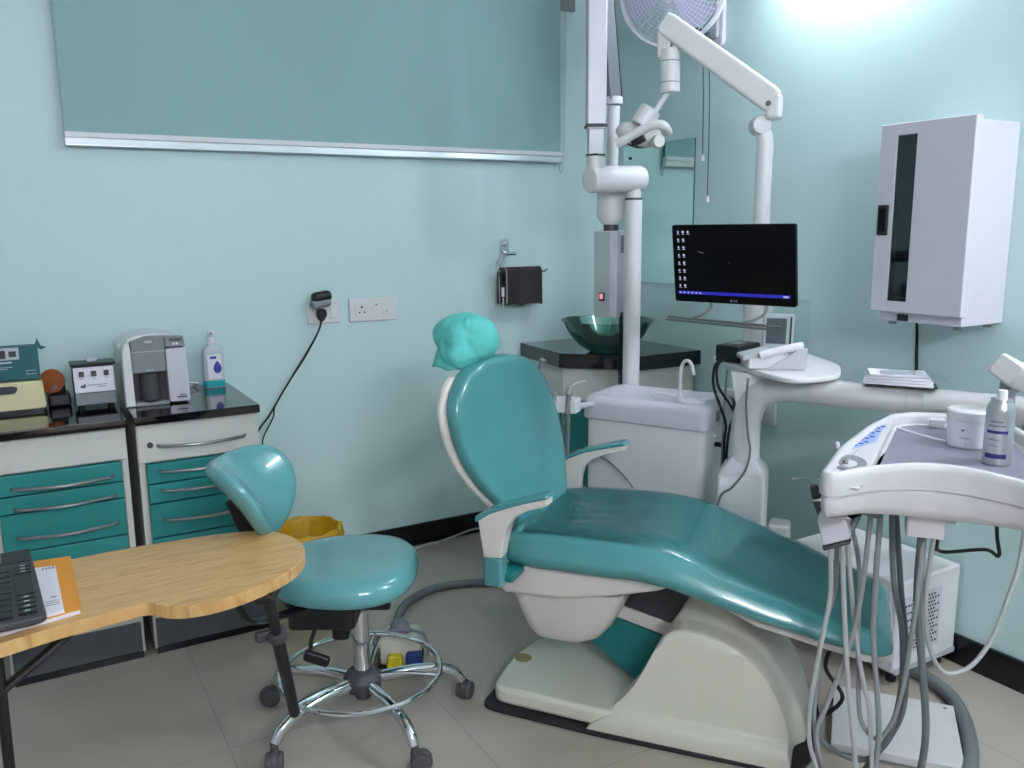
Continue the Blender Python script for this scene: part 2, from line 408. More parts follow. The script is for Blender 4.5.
# plug with its cable
t = thing('power_plug', 'black plug and grey adapter in the back wall with hanging black cable', 'plug', org=(1.10, YB-.02, 1.1), group='mains plugs')
b = NB(); box(b, (1.098, YB-.052, 1.197), (.085, .05, .045), .018, rotm(0, -8, 0)); part('adapter_cap', b, MAT['black'], t)
b = NB(); box(b, (1.094, YB-.050, 1.17), (.082, .052, .035), .012, rotm(0, -8, 0)); part('adapter_body', b, MAT['midgrey'], t)
b = NB(); prism(b, rpoly([(1.083, 1.142), (1.118, 1.142), (1.122, 1.118), (1.105, 1.092), (1.093, 1.092), (1.08, 1.115)], .006), YB-.05, YB-.017, 'xz', .005); part('plug_body', b, MAT['rubber'], t)
b = NB(); tube(b, [(1.10, YB-.033, 1.10), (1.085, YB-.03, 1.05), (1.03, YB-.025, .96), (.975, YB-.022, .88), (.92, YB-.02, .80), (.86, YB-.02, .71), (.815, YB-.02, .655), (.79, YB-.03, .60), (.775, YB-.03, .45)], .0042, n=8)
tube(b, [(1.096, YB-.037, 1.09), (1.08, YB-.033, 1.04), (1.02, YB-.028, .94), (.95, YB-.026, .845), (.885, YB-.022, .745), (.875, YB-.02, .70), (.83, YB-.02, .62), (.82, YB-.02, .56), (.80, YB-.03, .42)], .003, n=8)
part('cable', b, MAT['rubber'], t)

# ---------------------------------------------------------------- towel ring and towel
t = thing('towel_ring', 'chrome towel holder on the back wall near the corner', 'towel holder', org=(2.02, YB, 1.38))
b = NB(); prism(b, rpoly([(1.992, 1.355), (2.032, 1.355), (2.032, 1.415), (2.022, 1.428), (2.002, 1.428), (1.992, 1.415)], .014), YB-.016, YB, 'xz', .003); part('wall_plate', b, MAT['chrome'], t)
b = NB(); cyl(b, (2.012, YB-.016, 1.396), (2.012, YB-.03, 1.396), .012, bev=.003); part('screw_cap', b, MAT['chrome'], t)
b = NB(); cyl(b, (1.993, YB-.05, 1.355), (2.046, YB-.05, 1.355), .0085); tube(b, [(2.02, YB-.012, 1.36), (2.02, YB-.05, 1.356)], .008, sm=False)
tube(b, [(1.996, YB-.05, 1.355), (1.972, YB-.054, 1.345), (1.952, YB-.06, 1.315), (1.952, YB-.062, 1.285), (1.972, YB-.062, 1.268), (2.02, YB-.062, 1.266), (2.12, YB-.062, 1.266), (2.19, YB-.062, 1.268), (2.215, YB-.06, 1.276)], .0058, n=10); part('ring', b, MAT['chrome'], t)
t = thing('hand_towel', 'dark brown folded hand towel hanging on the towel holder', 'towel', org=(2.06, YB-.06, 1.12))
def sheet(x0, x1, y, z0, z1, th, wob, ph):
    b = NB(); n = 22; rr = []
    for i in range(n):
        x = x0+(x1-x0)*i/(n-1)
        dy = wob*math.sin(ph+i*.55)
        rr.append([(x, y-th/2+dy, z0+.004*math.sin(i*.5+ph)), (x, y+th/2+dy, z0), (x, y+th/2+dy*.3, (z0+z1)/2), (x, y+th/2, z1), (x, y-th/2, z1), (x, y-th/2+dy*.3, (z0+z1)/2)])
    loft(b, rr); return b
b = sheet(1.972, 2.172, YB-.079, 1.117, 1.272, .013, .004, .3)
t_f = part('front_fold', b, MAT['towel'], t, ang=60)
b = sheet(1.952, 2.168, YB-.046, 1.125, 1.272, .012, .004, 1.3); part('back_fold', b, MAT['towel'], t, ang=60)
b = NB(); cyl(b, (1.955, YB-.062, 1.272), (2.172, YB-.062, 1.272), .021, n=20); part('top_fold', b, MAT['towel'], t)
b = NB(); tube(b, [(1.975, YB-.088, 1.125), (1.975, YB-.088, 1.27), (1.974, YB-.066, 1.292)], .0028, n=6); tube(b, [(1.955, YB-.055, 1.13), (1.955, YB-.052, 1.27), (1.955, YB-.060, 1.293)], .0026, n=6); part('piping', b, MAT['piping'], t)
b = NB(); bx(b, 1.958, 1.974, YB-.072, YB-.068, 1.155, 1.20, .001); cyl(b, (1.966, YB-.07, 1.10), (1.966, YB-.07, 1.15), .003); lathe(b, [(0, -.006), (.006, 0), (0, .006)], c=(1.966, YB-.07, 1.097), n=10); part('care_tag', b, MAT['paper'], t)

# ---------------------------------------------------------------- drawer cabinets on the left
def bow(bm, x0, x1, y, z, d=.03, rr=.0055):
    pts = [(x0, y+.002, z+.002)]
    for i in range(9):
        q = i/8; pts.append((x0+(x1-x0)*(.03+.94*q), y-.012-d*math.sin(PI*q), z))
    pts.append((x1, y+.002, z+.002)); tube(bm, pts, rr, n=10, k=4, flat=(1, 1))
def cabinet(label, x0, x1, rows, white_row, top):
    yf = 3.055
    t = thing('drawer_cabinet', label, 'cabinet', org=((x0+x1)/2, yf, 0), group='drawer cabinets')
    b = NB(); bx(b, x0, x0+.018, yf, 3.545, .02, .832); bx(b, x1-.018, x1, yf, 3.545, .02, .832)
    bx(b, x0+.018, x1-.018, yf+.012, 3.54, .02, .832); part('carcass', b, MAT['carcass'], t, flat=True)
    b = NB(); bx(b, x0+.006, x1-.006, yf-.003, yf+.02, .0005, .024); part('plinth', b, MAT['skirt'], t, flat=True)
    b = NB(); bx(b, x0+.012, x1-.012, yf-.002, yf+.012, .026, rows[-1][1]-.004, .002); part('lower_panel', b, MAT['carcass'], t)
    b = NB(); bx(b, x0+.008, x1-.008, yf-.004, yf+.010, .026, .135, .002); part('kick_panel', b, MAT['kick'], t, label='dark grey kick panel')
    b = NB(); bx(b, x0-.006, x1+.004, yf-.028, 3.553, .833, .862, .003); part('worktop', b, MAT['granite'], t)
    if white_row:
        z1, z0, hz = white_row
        b = NB(); bx(b, x0+.003, x1-.003, yf-.006, yf+.012, z0, z1, .002); d = part('top_panel' if hz is None else 'drawer', b, MAT['carcass'], t)
        if hz:
            b = NB(); bow(b, x0+.064, x1-.050, yf-.006, hz); part('handle', b, MAT['steel'], d)
            b = NB(); cyl(b, (x0+.040, yf-.006, hz+.006), (x0+.040, yf-.010, hz+.006), .010, n=18); part('lock', b, MAT['dark'], d)
    for z1, z0, hz in rows:
        b = NB(); bx(b, x0+.022, x1-.022, yf-.016, yf+.012, z0+.002, z1-.002, .003)
        d = part('drawer', b, MAT['tealpanel'], t)
        if hz is not None:
            b = NB(); bow(b, x0+.064, x1-.050, yf-.016, hz); part('handle', b, MAT['steel'], d)
    return t
cabinet('teal drawer cabinet at the far left below the cream tray', -.145, .262, [(.718, .648, .672), (.648, .590, .605), (.590, .462, .510), (.462, .30, .36)], (.830, .722, None), True)
cabinet('teal drawer cabinet under the white dispenser and the pump bottle', .294, .700, [(.694, .622, .665), (.622, .552, .597), (.552, .428, .492), (.428, .26, .35)], (.830, .698, .752), True)

# things on the left cabinet
WT = .8625
t = thing('plastic_tray', 'long cream plastic tray lying under the teal card box', 'tray', org=(-.1, 3.4, WT))
b = NB()
prism(b, rpoly([(-.30, WT+.012), (.046, WT+.012), (.040, WT+.108), (-.30, WT+.112)], .014), 3.31, 3.46, 'xz', .005)
part('body', b, MAT['creampl'], t)
b = NB(); prism(b, rpoly([(-.30, WT+.072), (-.045, WT+.072), (-.035, WT+.092), (-.05, WT+.098), (-.30, WT+.098)], .008), 3.302, 3.315, 'xz', .002); part('slot', b, MAT['dark'], t)
b = NB(); cyl(b, (.008, 3.311, WT+.088), (.008, 3.305, WT+.088), .009); part('stud', b, MAT['creampl'], t)
b = NB(); bx(b, -.29, .036, 3.325, 3.45, WT, WT+.013); part('gap_shadow_strip', b, MAT['black'], t)  # black strip stands in for the shadow gap under the tray
t = thing('card_box', 'teal card box with an open flap on the cream tray', 'box', org=(-.08, 3.4, WT+.113))
b = NB(); bx(b, -.26, .036, 3.335, 3.40, WT+.113, WT+.228, .002); part('carton', b, MAT['boxteal'], t)
b = NB(); prism(b, [(.030, WT+.224), (.046, WT+.212), (.064, WT+.219), (.046, WT+.226), (.040, WT+.246), (.030, WT+.240)], 3.35, 3.353, 'xz'); prism(b, [(3.345, WT+.226), (3.395, WT+.226), (3.39, WT+.250), (3.35, WT+.246)], .034, .037, 'yz'); part('flap', b, MAT['boxteal'], t, flat=True)
b = NB(); bx(b, -.26, -.022, 3.3335, 3.3355, WT+.185, WT+.226); part('picture_panel', b, MAT['paleg'], t, flat=True)
b = NB(); bx(b, -.20, -.062, 3.332, 3.334, WT+.19, WT+.218); bx(b, -.052, -.03, 3.332, 3.334, WT+.195, WT+.214); part('picture', b, MAT['ink'], t, flat=True)
b = NB(); bars(b, -.10, 3.3345, WT+.176, .11, .006); bars(b, -.12, 3.3345, WT+.16, .15, .002); bars(b, -.11, 3.3345, WT+.154, .10, .002); bars(b, .01, 3.3345, WT+.144, .03, .002); bars(b, .01, 3.3345, WT+.132, .03, .002); bars(b, -.004, 3.3345, WT+.138, .002, .014); part('print', b, MAT['paleg'], t, flat=True)
t = thing('curing_light_shield', 'round amber shield on a small black stand beside the control box', 'shield', org=(.075, 3.42, WT))
b = NB(); bx(b, .052, .124, 3.37, 3.46, WT, WT+.045, .01); box(b, (.085, 3.42, WT+.06), (.05, .05, .04), .01); part('stand', b, MAT['black'], t)
b = NB(); mt, L = axis_m((.070, 3.385, WT+.093), (.068, 3.379, WT+.094)); lathe(b, [(0, 0), (.042, 0), (.043, .002), (.042, .005), (0, .006)], mt, 40); part('shield_disc', b, MAT['amber'], t)
b = NB(); tube(b, [(.068, 3.378, WT+.058), (.074, 3.372, WT+.075), (.084, 3.372, WT+.075), (.09, 3.378, WT+.058)], .004, n=8); part('clip', b, MAT['midgrey'], t)
t = thing('control_box', 'white control box with three black switches left of the dispenser', 'control box', org=(.197, 3.34, WT))
b = NB(); bx(b, .132, .262, 3.262, 3.345, WT+.016, WT+.155, .004); part('case', b, MAT['dark'], t)
b = NB(); box(b, (.197, 3.257, WT+.106), (.128, .008, .088), .002, rotm(-8, 0, 0)); part('front_panel', b, MAT['paper'], t)
b = NB(); box(b, (.197, 3.252, WT+.04), (.128, .018, .042), .003); part('grey_base', b, MAT['midgrey'], t)
for i in range(3):
    b = NB(); box(b, (.158+.039*i, 3.2525, WT+.127), (.016, .006, .019), .0015, rotm(-8, 0, 0)); part('rocker_switch', b, MAT['black'], t)
b = NB()
for i in range(3): box(b, (.158+.039*i, 3.2515, WT+.111), (.012, .001, .0018), 0, rotm(-8, 0, 0))
box(b, (.205, 3.2497, WT+.088), (.062, .001, .0024), 0, rotm(-8, 0, 0)); box(b, (.218, 3.2487, WT+.081), (.03, .001, .0022), 0, rotm(-8, 0, 0))
part('print', b, MAT['midgrey'], t, flat=True)
b = NB(); box(b, (.157, 3.249, WT+.084), (.010, .0012, .008), 0, rotm(-8, 0, 0)); box(b, (.165, 3.249, WT+.086), (.006, .0012, .012), 0, rotm(-8, 0, 0)); part('emblem', b, MAT['ink'], t, flat=True)
b = NB(); bx(b, .126, .268, 3.248, 3.35, WT+.155, WT+.164, .002); part('lid', b, MAT['black'], t)
b = NB(); bx(b, .18, .212, 3.29, 3.33, WT+.164, WT+.176, .003); part('latch', b, MAT['paleg'], t)
for sx in (.15, .245):
    for sy in (3.275, 3.33):
        b = NB(); cyl(b, (sx, sy, WT), (sx, sy, WT+.017), .009, n=14); part('rubber_foot', b, MAT['rubber'], t)

# things on the right cabinet
t = thing('dispenser', 'white and grey bench dispenser with an arched top', 'dispenser', org=(.39, 3.3, WT))
y0, y1 = 3.225, 3.47
def arch(x0, x1, z): # top outline of the case
    return z
def top_z(x): return WT+.250-.055*((x-.395)/.112)**4*.6-.012*((x-.395)/.112)**2
prof = [(.286, WT+.004)]+[(x, top_z(x)) for x in [.286+.216*i/16 for i in range(17)]]+[(.502, WT+.004)]
b = NB(); prism(b, prof, y0+.05, y1, 'xz', .006); part('case', b, MAT['white'], t)
b = NB(); prism(b, [(.286, WT+.001), (.318, WT+.001), (.316, WT+.20), (.312, top_z(.312)-.002), (.296, top_z(.296)-.002), (.287, WT+.20)], y0-.012, y0+.055, 'xz', .006); part('left_pillar', b, MAT['white'], t)
b = NB(); prism(b, rpoly([(.432, WT+.006), (.502, WT+.006), (.499, WT+.20), (.430, WT+.20)], .008), y0-.012, y0+.055, 'xz', .003); part('right_panel', b, MAT['lilacwhite'], t)
b = NB(); prism(b, [(.317, WT+.118), (.431, WT+.118), (.430, top_z(.42)-.006), (.37, top_z(.37)-.006), (.318, top_z(.318)-.010)], y0-.004, y0+.055, 'xz', .004); hp = part('front_hood', b, MAT['midgrey'], t)
b = NB(); bx(b, .320, .429, y0-.007, y0, WT+.192, WT+.195); bx(b, .36, .39, y0-.012, y0-.002, WT+.222, WT+.232, .004); bx(b, .362, .388, y0-.010, y0-.002, WT+.122, WT+.130, .003); part('finger_grip', b, MAT['paleg'], hp)
b = NB(); prism(b, [(.432, WT+.205), (.498, WT+.204), (.494, WT+.238), (.43, top_z(.44)-.006)], y0-.008, y0+.055, 'xz', .003); dp = part('display_panel', b, MAT['midgrey'], t)
b = NB(); bx(b, .446, .486, y0-.0095, y0-.0075, WT+.226, WT+.233); part('display', b, MAT['dark'], dp, flat=True)
b = NB(); bx(b, .456, .463, y0-.0095, y0-.0075, WT+.212, WT+.219); bx(b, .467, .474, y0-.0095, y0-.0075, WT+.212, WT+.219); part('button', b, MAT['paper'], dp, flat=True)
b = NB(); bx(b, .317, .431, y0+.046, y0+.054, WT+.012, WT+.12); part('recess_back', b, MAT['dark'], t, flat=True)
b = NB(); bx(b, .317, .431, y0-.014, y0+.05, WT, WT+.014, .003); part('drip_base', b, MAT['midgrey'], t)
b = NB(); mt = Matrix.Translation((.374, y0+.032, WT+.014)); lathe(b, [(0, 0), (.030, 0), (.034, .004), (.034, .10), (.03, .10), (.03, .008), (0, .006)], mt, 32); part('cup_well', b, MAT['dark'], t)
b = NB(); cyl(b, (.374, y0-.0, WT+.0145), (.374, y0-.0, WT+.0165), .022); part('cup_ring', b, MAT['black'], t)
b = NB(); bars(b, .474, y0-.0125, WT+.022, .034, .005); part('print', b, MAT['dark'], t, flat=True)
b = NB(); bars(b, .478, y0-.0125, WT+.030, .02, .003); part('print', b, MAT['dark'], t, flat=True)
t = thing('pump_bottle', 'white hand sanitiser pump bottle with a blue drop label', 'bottle', org=(.637, 3.475, WT), )
b = NB(); loft(b, [[(.637+x*s, 3.475+y*s, WT+z) for x, y in sell(.039, .024, 4, 32)] for z, s in ((.0005, .93), (.006, 1), (.03, 1), (.13, .97), (.15, .93), (.16, .75), (.168, .42), (.176, .36))]); part('body', b, MAT['bottle'], t)
b = NB(); loft(b, [[(.637+x*1.02, 3.475+y*1.02, WT+z) for x, y in sell(.039, .024, 4, 32)] for z in (.003, .03)]); part('liquid', b, MAT['tealliq'], t)
b = NB(); cyl(b, (.637, 3.475, WT+.172), (.637, 3.475, WT+.195), .017, .015, bev=.003); cyl(b, (.637, 3.475, WT+.195), (.637, 3.475, WT+.212), .006); prism(b, rpoly([(.622, 3.467), (.655, 3.467), (.655, 3.483), (.622, 3.483)], .006), WT+.212, WT+.226, 'xy', .003); box(b, (.637, 3.452, WT+.218), (.011, .05, .010), .003); part('pump', b, MAT['white'], t)
b = NB(); bx(b, .612, .664, 3.4498, 3.4512, WT+.035, WT+.132); lb = part('front_label', b, MAT['paper'], t, flat=True)
b = NB(); prism(b, [(.648+.0155*math.cos(a)*(1 if math.sin(a) < 0 else 1-.75*math.sin(a)**2), WT+.078+(.02 if math.sin(a) < 0 else .03)*math.sin(a)) for a in [2*PI*i/24 for i in range(24)]], 3.4485, 3.4499, 'xz'); bx(b, .622, .646, 3.4485, 3.4499, WT+.116, WT+.126); part('drop_mark', b, MAT['bluemark'], lb, flat=True)
b = NB(); tube(b, [(.515, 3.52, WT+.02), (.55, 3.50, WT+.022), (.58, 3.505, WT+.015), (.56, 3.53, WT+.004), (.52, 3.53, WT+.004)], .004, n=8)
single('white_cable', b, MAT['white'], 'short white cable lying behind the dispenser next to the pump bottle', 'cable', org=(.55, 3.52, WT))

# ---------------------------------------------------------------- loose cable along the back baseboard
b = NB(); tube(b, [(1.33, 3.50, .006), (1.42, 3.485, .005), (1.50, 3.50, .005), (1.62, 3.515, .006), (1.74, 3.528, .018), (1.82, 3.532, .026), (1.95, 3.53, .02)], .0045, n=8)
single('floor_cable', b, MAT['hoselight'], 'thin white cable running along the back baseboard on the floor', 'cable', org=(1.6, 3.51, 0))
b = NB(); bx(b, 1.335, 1.445, 3.515, 3.538, .0008, .022, .003)
single('cable_duct', b, MAT['white'], 'short white strip at the foot of the back baseboard', 'cable duct', org=(1.39, 3.526, 0))

# ---------------------------------------------------------------- bin with yellow liner
t = thing('waste_bin', 'round waste bin with a yellow liner behind the stool', 'bin', org=(.885, 3.23, 0))
b = NB(); lathe(b, [(0, 0), (.085, 0), (.09, .01), (.135, .285), (.128, .285), (.084, .02), (0, .015)], c=(.90, 3.23, 0.0005), n=36); part('bucket', b, MAT['yellow'], t)
def bag():
    b = NB(); n = 72; rings = []
    for z, rr in ((.05, .072), (.16, .098), (.285, .122), (.305, .130), (.302, .144), (.27, .150), (.21, .147), (.195, .148)):
        w = [.0028*math.sin(i*.87+z*11)+.0022*math.sin(i*2.1+z*30) for i in range(n)]
        rings.append([((rr+w[i])*math.cos(2*PI*i/n)+.90, (rr+w[i])*math.sin(2*PI*i/n)+3.23, z+.003*math.sin(i*.7+z*9)) for i in range(n)])
    loft(b, rings, cap=False); return b
part('liner', bag(), MAT['yellowbag'], t, ang=80)

# ---------------------------------------------------------------- corner wash stand
t = thing('wash_stand', 'white and teal corner cabinet with a black stone top', 'cabinet', org=(2.4, 3.3, 0))
poly = [(2.098, 3.553), (2.057, 3.146), (2.307, 2.881), (2.643, 2.872), (2.643, 3.553)]
b = NB(); prism(b, poly, .856, .921, 'xy', .003); part('worktop', b, MAT['granite'], t)
inn = [(2.125, 3.54), (2.09, 3.165), (2.325, 2.915), (2.628, 2.905), (2.628, 3.54)]
b = NB(); prism(b, inn, .05, .8555, 'xy'); part('carcass', b, MAT['carcass'], t, flat=True)
b = NB(); prism(b, [(x+.01, y+.02) if i in (1, 2) else (x, y) for i, (x, y) in enumerate(inn)], .0005, .052, 'xy'); part('plinth', b, MAT['skirt'], t, flat=True)
def panel(p, q, z0, z1, th=.014, off=.002):
    p, q = Vector((*p, 0)), Vector((*q, 0)); d = (q-p).normalized(); n = Vector((d.y, -d.x, 0)); a = math.degrees(math.atan2(d.y, d.x))
    c = (p+q)/2+n*(th/2+off); b = NB(); box(b, (c.x, c.y, (z0+z1)/2), ((q-p).length-.012, th, z1-z0), .003, rotm(0, 0, a)); return b
d1 = part('door', panel(inn[1], inn[2], .07, .705), MAT['tealpanel'], t)
d2 = part('door', panel(inn[0], inn[1], .07, .705), MAT['tealpanel'], t)
b = NB(); lathe(b, [(0, 0), (.075, 0), (.085, .006), (.13, .035), (.165, .075), (.187, .112), (.200, .138), (.207, .141), (.207, .146), (.198, .145), (.181, .112), (.158, .076), (.124, .04), (.08, .012), (0, .008)], c=(2.268, 3.075, .9215), n=64)
single('glass_basin', b, MAT['glass'], 'round green-tinted glass wash bowl on the black corner top', 'basin', org=(2.268, 3.075, .9215))

# ---------------------------------------------------------------- mirror on the right wall
t = thing('wall_mirror', 'frameless rectangular mirror on the right wall above the basin', 'mirror', org=(XR, 3.2, 1.21))
b = NB(); bx(b, XR-.006, XR-.0005, 2.945, 3.452, 1.208, 1.856); part('backing', b, MAT['ink'], t, flat=True)
b = NB(); bx(b, XR-.0085, XR-.0062, 2.945, 3.452, 1.208, 1.856); part('silvered_glass', b, MAT['mirror'], t, flat=True)
b = NB(); cyl(b, (XR-.0062, 3.40, 1.80), (XR-.014, 3.40, 1.80), .007, n=14); cyl(b, (XR-.0062, 3.40, 1.26), (XR-.014, 3.40, 1.26), .007, n=14); part('fixing_stud', b, MAT['black'], t)

# ---------------------------------------------------------------- sockets on the right wall
for nm, (ya, yb_, za, zb) in (('white socket plate on the right wall below the round-cornered shelf', (2.41, 2.54, .66, .765)), ('white socket plate on the right wall beside the column', (2.605, 2.745, .655, .772))):
    t = thing('wall_socket', nm, 'socket', org=(XR, (ya+yb_)/2, za), group='wall sockets')
    b = NB(); bx(b, XR-.014, XR-.0004, ya, yb_, za, zb, .004); part('plate', b, MAT['white'], t)
    b = NB(); bx(b, XR-.018, XR-.013, ya+.018, yb_-.018, za+.018, zb-.018, .002); part('module', b, MAT['lilacwhite'], t)
t = thing('power_plug', 'black plug and cable in the socket below the white shelf', 'plug', org=(XR-.03, 2.5, .68), group='mains plugs')
b = NB(); box(b, (XR-.038, 2.50, .70), (.038, .04, .045), .012); part('plug_body', b, MAT['rubber'], t)
b = NB(); tube(b, [(XR-.05, 2.50, .69), (XR-.065, 2.515, .66), (XR-.06, 2.52, .63), (XR-.05, 2.50, .57), (XR-.05, 2.45, .50), (XR-.05, 2.43, .36), (XR-.05, 2.42, .16), (XR-.06, 2.40, .01)], .0045, n=8); part('cable', b, MAT['rubber'], t)
t = thing('power_plug', 'dark round plug in the socket behind the white column', 'plug', org=(XR-.03, 2.66, .70), group='mains plugs')
b = NB(); cyl(b, (XR-.018, 2.655, .712), (XR-.06, 2.655, .712), .034, .028, bev=.006); part('plug_body', b, MAT['dark'], t)
b = NB(); tube(b, [(XR-.05, 2.66, .69), (XR-.07, 2.675, .62), (XR-.06, 2.68, .50), (XR-.05, 2.68, .3), (XR-.05, 2.66, .01)], .0055, n=8); part('cable', b, MAT['rubber'], t)

# ---------------------------------------------------------------- UV cabinet
t = thing('sterilising_cabinet', 'white metal wall cabinet with a narrow dark glass door window', 'cabinet', org=(XR, 1.66, 1.16))
b = NB(); bx(b, 2.4315, XR-.001, 1.522, 1.802, 1.165, 1.768, .003); part('body', b, MAT['lilacwhite'], t)
dx0, dx1 = 2.396, 2.428
b = NB(); bx(b, dx0, dx1, 1.756, 1.815, 1.197, 1.777, .003); bx(b, dx0, dx1, 1.505, 1.689, 1.197, 1.777, .003)
bx(b, dx0, dx1, 1.687, 1.758, 1.741, 1.777, .003); bx(b, dx0, dx1, 1.687, 1.758, 1.197, 1.232, .003); dr = part('door', b, MAT['lilacwhite'], t)
b = NB(); bx(b, 2.425, 2.429, 1.687, 1.758, 1.230, 1.743); part('window_back', b, MAT['midgrey'], dr, flat=True)
b = NB(); bx(b, 2.400, 2.403, 1.688, 1.757, 1.231, 1.742); part('window_glass', b, MAT['uvglass'], dr, flat=True)
b = NB(); bx(b, 2.4275, 2.4315, 1.526, 1.80, 1.20, 1.765); part('door_gap_shade', b, MAT['ink'], dr, flat=True)  # dark strip draws the shaded gap line between door and body
for z_ in (1.66, 1.29):
    b = NB(); bx(b, 2.4255, 2.4335, 1.5195, 1.527, z_, z_+.085); part('hinge', b, MAT['ink'], dr, flat=True)
b = NB(); bx(b, 2.389, 2.399, 1.769, 1.806, 1.437, 1.532, .004); hd = part('handle', b, MAT['black'], dr)
b = NB(); bx(b, 2.3875, 2.3895, 1.776, 1.799, 1.45, 1.52, .001); part('grip_inset', b, MAT['screen'], hd, flat=True)
b = NB()
for z0_, z1_, w in ((1.655, 1.675, .03), (1.625, 1.648, .034), (1.60, 1.617, .032), (1.246, 1.26, .05), (1.234, 1.242, .055)): box(b, (2.418, 1.712, (z0_+z1_)/2), (.010, w, z1_-z0_), .002)
part('stored_pouches', b, MAT['tealliq'], t)
b = NB(); bx(b, 2.425, 2.44, 1.70, 1.735, 1.168, 1.188, .002); part('power_switch', b, MAT['black'], t)
for sy in (1.55, 1.775):
    b = NB(); cyl(b, (2.46, sy, 1.166), (2.46, sy, 1.152), .012, n=14); cyl(b, (2.61, sy, 1.166), (2.61, sy, 1.152), .012, n=14); part('foot', b, MAT['midgrey'], t)
b = NB(); tube(b, [(2.60, 1.79, 1.17), (XR-.012, 1.805, 1.13), (XR-.008, 1.80, 1.02), (XR-.008, 1.79, .88), (XR-.008, 1.79, .74)], .005, n=8); part('power_cord', b, MAT['rubber'], t)

# ---------------------------------------------------------------- wall fan
t = thing('wall_fan', 'white wall fan with round wire guard at the top of the right wall', 'fan', org=(XR, 2.82, 2.2))
b = NB(); prism(b, rpoly([(2.775, 2.205), (2.858, 2.205), (2.858, 2.62), (2.775, 2.62)], .03), XR-.024, XR-.001, 'yz', .008); part('wall_bracket', b, MAT['fanwhite'], t)
b = NB(); prism(b, rpoly([(2.795, 2.24), (2.838, 2.24), (2.838, 2.58), (2.795, 2.58)], .018), XR-.040, XR-.023, 'yz', .006); part('bracket_rib', b, MAT['paleg'], t)
b = NB(); box(b, (XR-.06, 2.87, 2.25), (.06, .03, .08), .008); cyl(b, (XR-.09, 2.868, 2.232), (XR-.11, 2.868, 2.232), .011); part('speed_box', b, MAT['bluetile'], t)
hub = Vector((2.36, 2.785, 2.40)); ax = Vector((-.83, -.50, -.10)).normalized()
b = NB(); cyl(b, (XR-.03, 2.82, 2.43), hub-ax*.13, .026, bev=.004); part('neck', b, MAT['fanwhite'], t)
b = NB(); mt, _ = axis_m(hub-ax*.17, hub); lathe(b, [(0, 0), (.05, .004), (.065, .03), (.066, .09), (.05, .115), (0, .118)], mt, 32); part('motor_housing', b, MAT['fanwhite'], t)
q = Vector((0, 0, 1)).rotation_difference(ax).to_matrix().to_4x4(); FM = Matrix.Translation(hub) @ q
RG = .213
b = NB(); tmp = NB()
for rr, zz in [(RG*i/15, .045-.03*(i/15)**3) for i in range(3, 16)]:
    tube(tmp, [(rr*math.cos(2*PI*k/48), rr*math.sin(2*PI*k/48), zz) for k in range(48)], .0011, n=4, sm=False, closed=True)
for k in range(60):
    a = 2*PI*k/60
    tube(tmp, [((RG*s)*math.cos(a+s*.25), (RG*s)*math.sin(a+s*.25), .045-.03*s**3) for s in (.19, .4, .6, .8, .93, 1.0)], .0011, n=4, sm=False)
merge(b, tmp, FM); part('front_guard', b, MAT['fanwhite'], t)
b = NB(); tmp = NB()
for rr, zz in [(RG*i/8, -.055+.05*(i/8)**2) for i in range(3, 9)]:
    tube(tmp, [(rr*math.cos(2*PI*k/40), rr*math.sin(2*PI*k/40), zz) for k in range(40)], .0011, n=4, sm=False, closed=True)
for k in range(40):
    a = 2*PI*k/40
    tube(tmp, [((RG*s)*math.cos(a), (RG*s)*math.sin(a), -.055+.05*s**2) for s in (.25, .5, .75, 1.0)], .0011, n=4, sm=False)
merge(b, tmp, FM); part('rear_guard', b, MAT['fanwhite'], t)
b = NB(); tmp = NB(); lathe(tmp, [(RG-.004, -.012), (RG+.006, -.012), (RG+.009, .004), (RG+.006, .020), (RG-.004, .020), (RG-.004, -.012)], Matrix.Identity(4), 64); merge(b, tmp, FM); part('guard_rim', b, MAT['fanwhite'], t)
b = NB(); tmp = NB(); lathe(tmp, [(0, .040), (.038, .040), (.042, .046), (.036, .052), (0, .054)], Matrix.Identity(4), 32); merge(b, tmp, FM); part('centre_cap', b, MAT['paleg'], t)
for k in range(3):
    b = NB(); tmp = NB(); rings = []
    for i in range(9):
        s = i/8; rr = .03+.165*s; w = (.35+.55*math.sin(PI*(.18+.72*s)))*.9
        ring = []
        for j in range(7):
            a = 2*PI*k/3+.35*s+w*(j/6-.5); zz = .014*(.5-j/6)*2
            ring.append((rr*math.cos(a), rr*math.sin(a), zz+.0012))
        for j in range(6, -1, -1):
            a = 2*PI*k/3+.35*s+w*(j/6-.5); zz = .014*(.5-j/6)*2
            ring.append((rr*math.cos(a), rr*math.sin(a), zz-.0012))
        rings.append(ring)
    loft(tmp, rings); merge(b, tmp, FM); part('blade', b, MAT['fanblade'], t)
for yy, z1 in ((2.855, 1.752), (2.818, 1.578)):
    b = NB(); tube(b, [(XR-.06, 2.866, 2.22), (XR-.05, yy, 2.1), (XR-.045, yy-.004, z1+.02)], .0022, n=6, k=4); pc = part('pull_cord', b, MAT['dark'], t)
    b = NB(); cyl(b, (XR-.045, yy-.004, z1+.022), (XR-.045, yy-.004, z1-.004), .007, .009, bev=.002); part('cord_end', b, MAT['white'], pc)

# ================================================================== dental chair (authored along / across the chair: s, t, z)
def interp(tab, x):
    if x <= tab[0][0]: return tab[0][1]
    for (a, va), (c, vc) in zip(tab, tab[1:]):
        if x <= c:
            q = (x-a)/(c-a); q = q*q*(3-2*q)*.35+q*.65
            return va+(vc-va)*q
    return tab[-1][1]
TC = 2.47
ch = thing('dental_chair', 'teal reclining dental chair on a cream base in the middle', 'dental chair', org=(-.5, TC, 0), ang=CA)
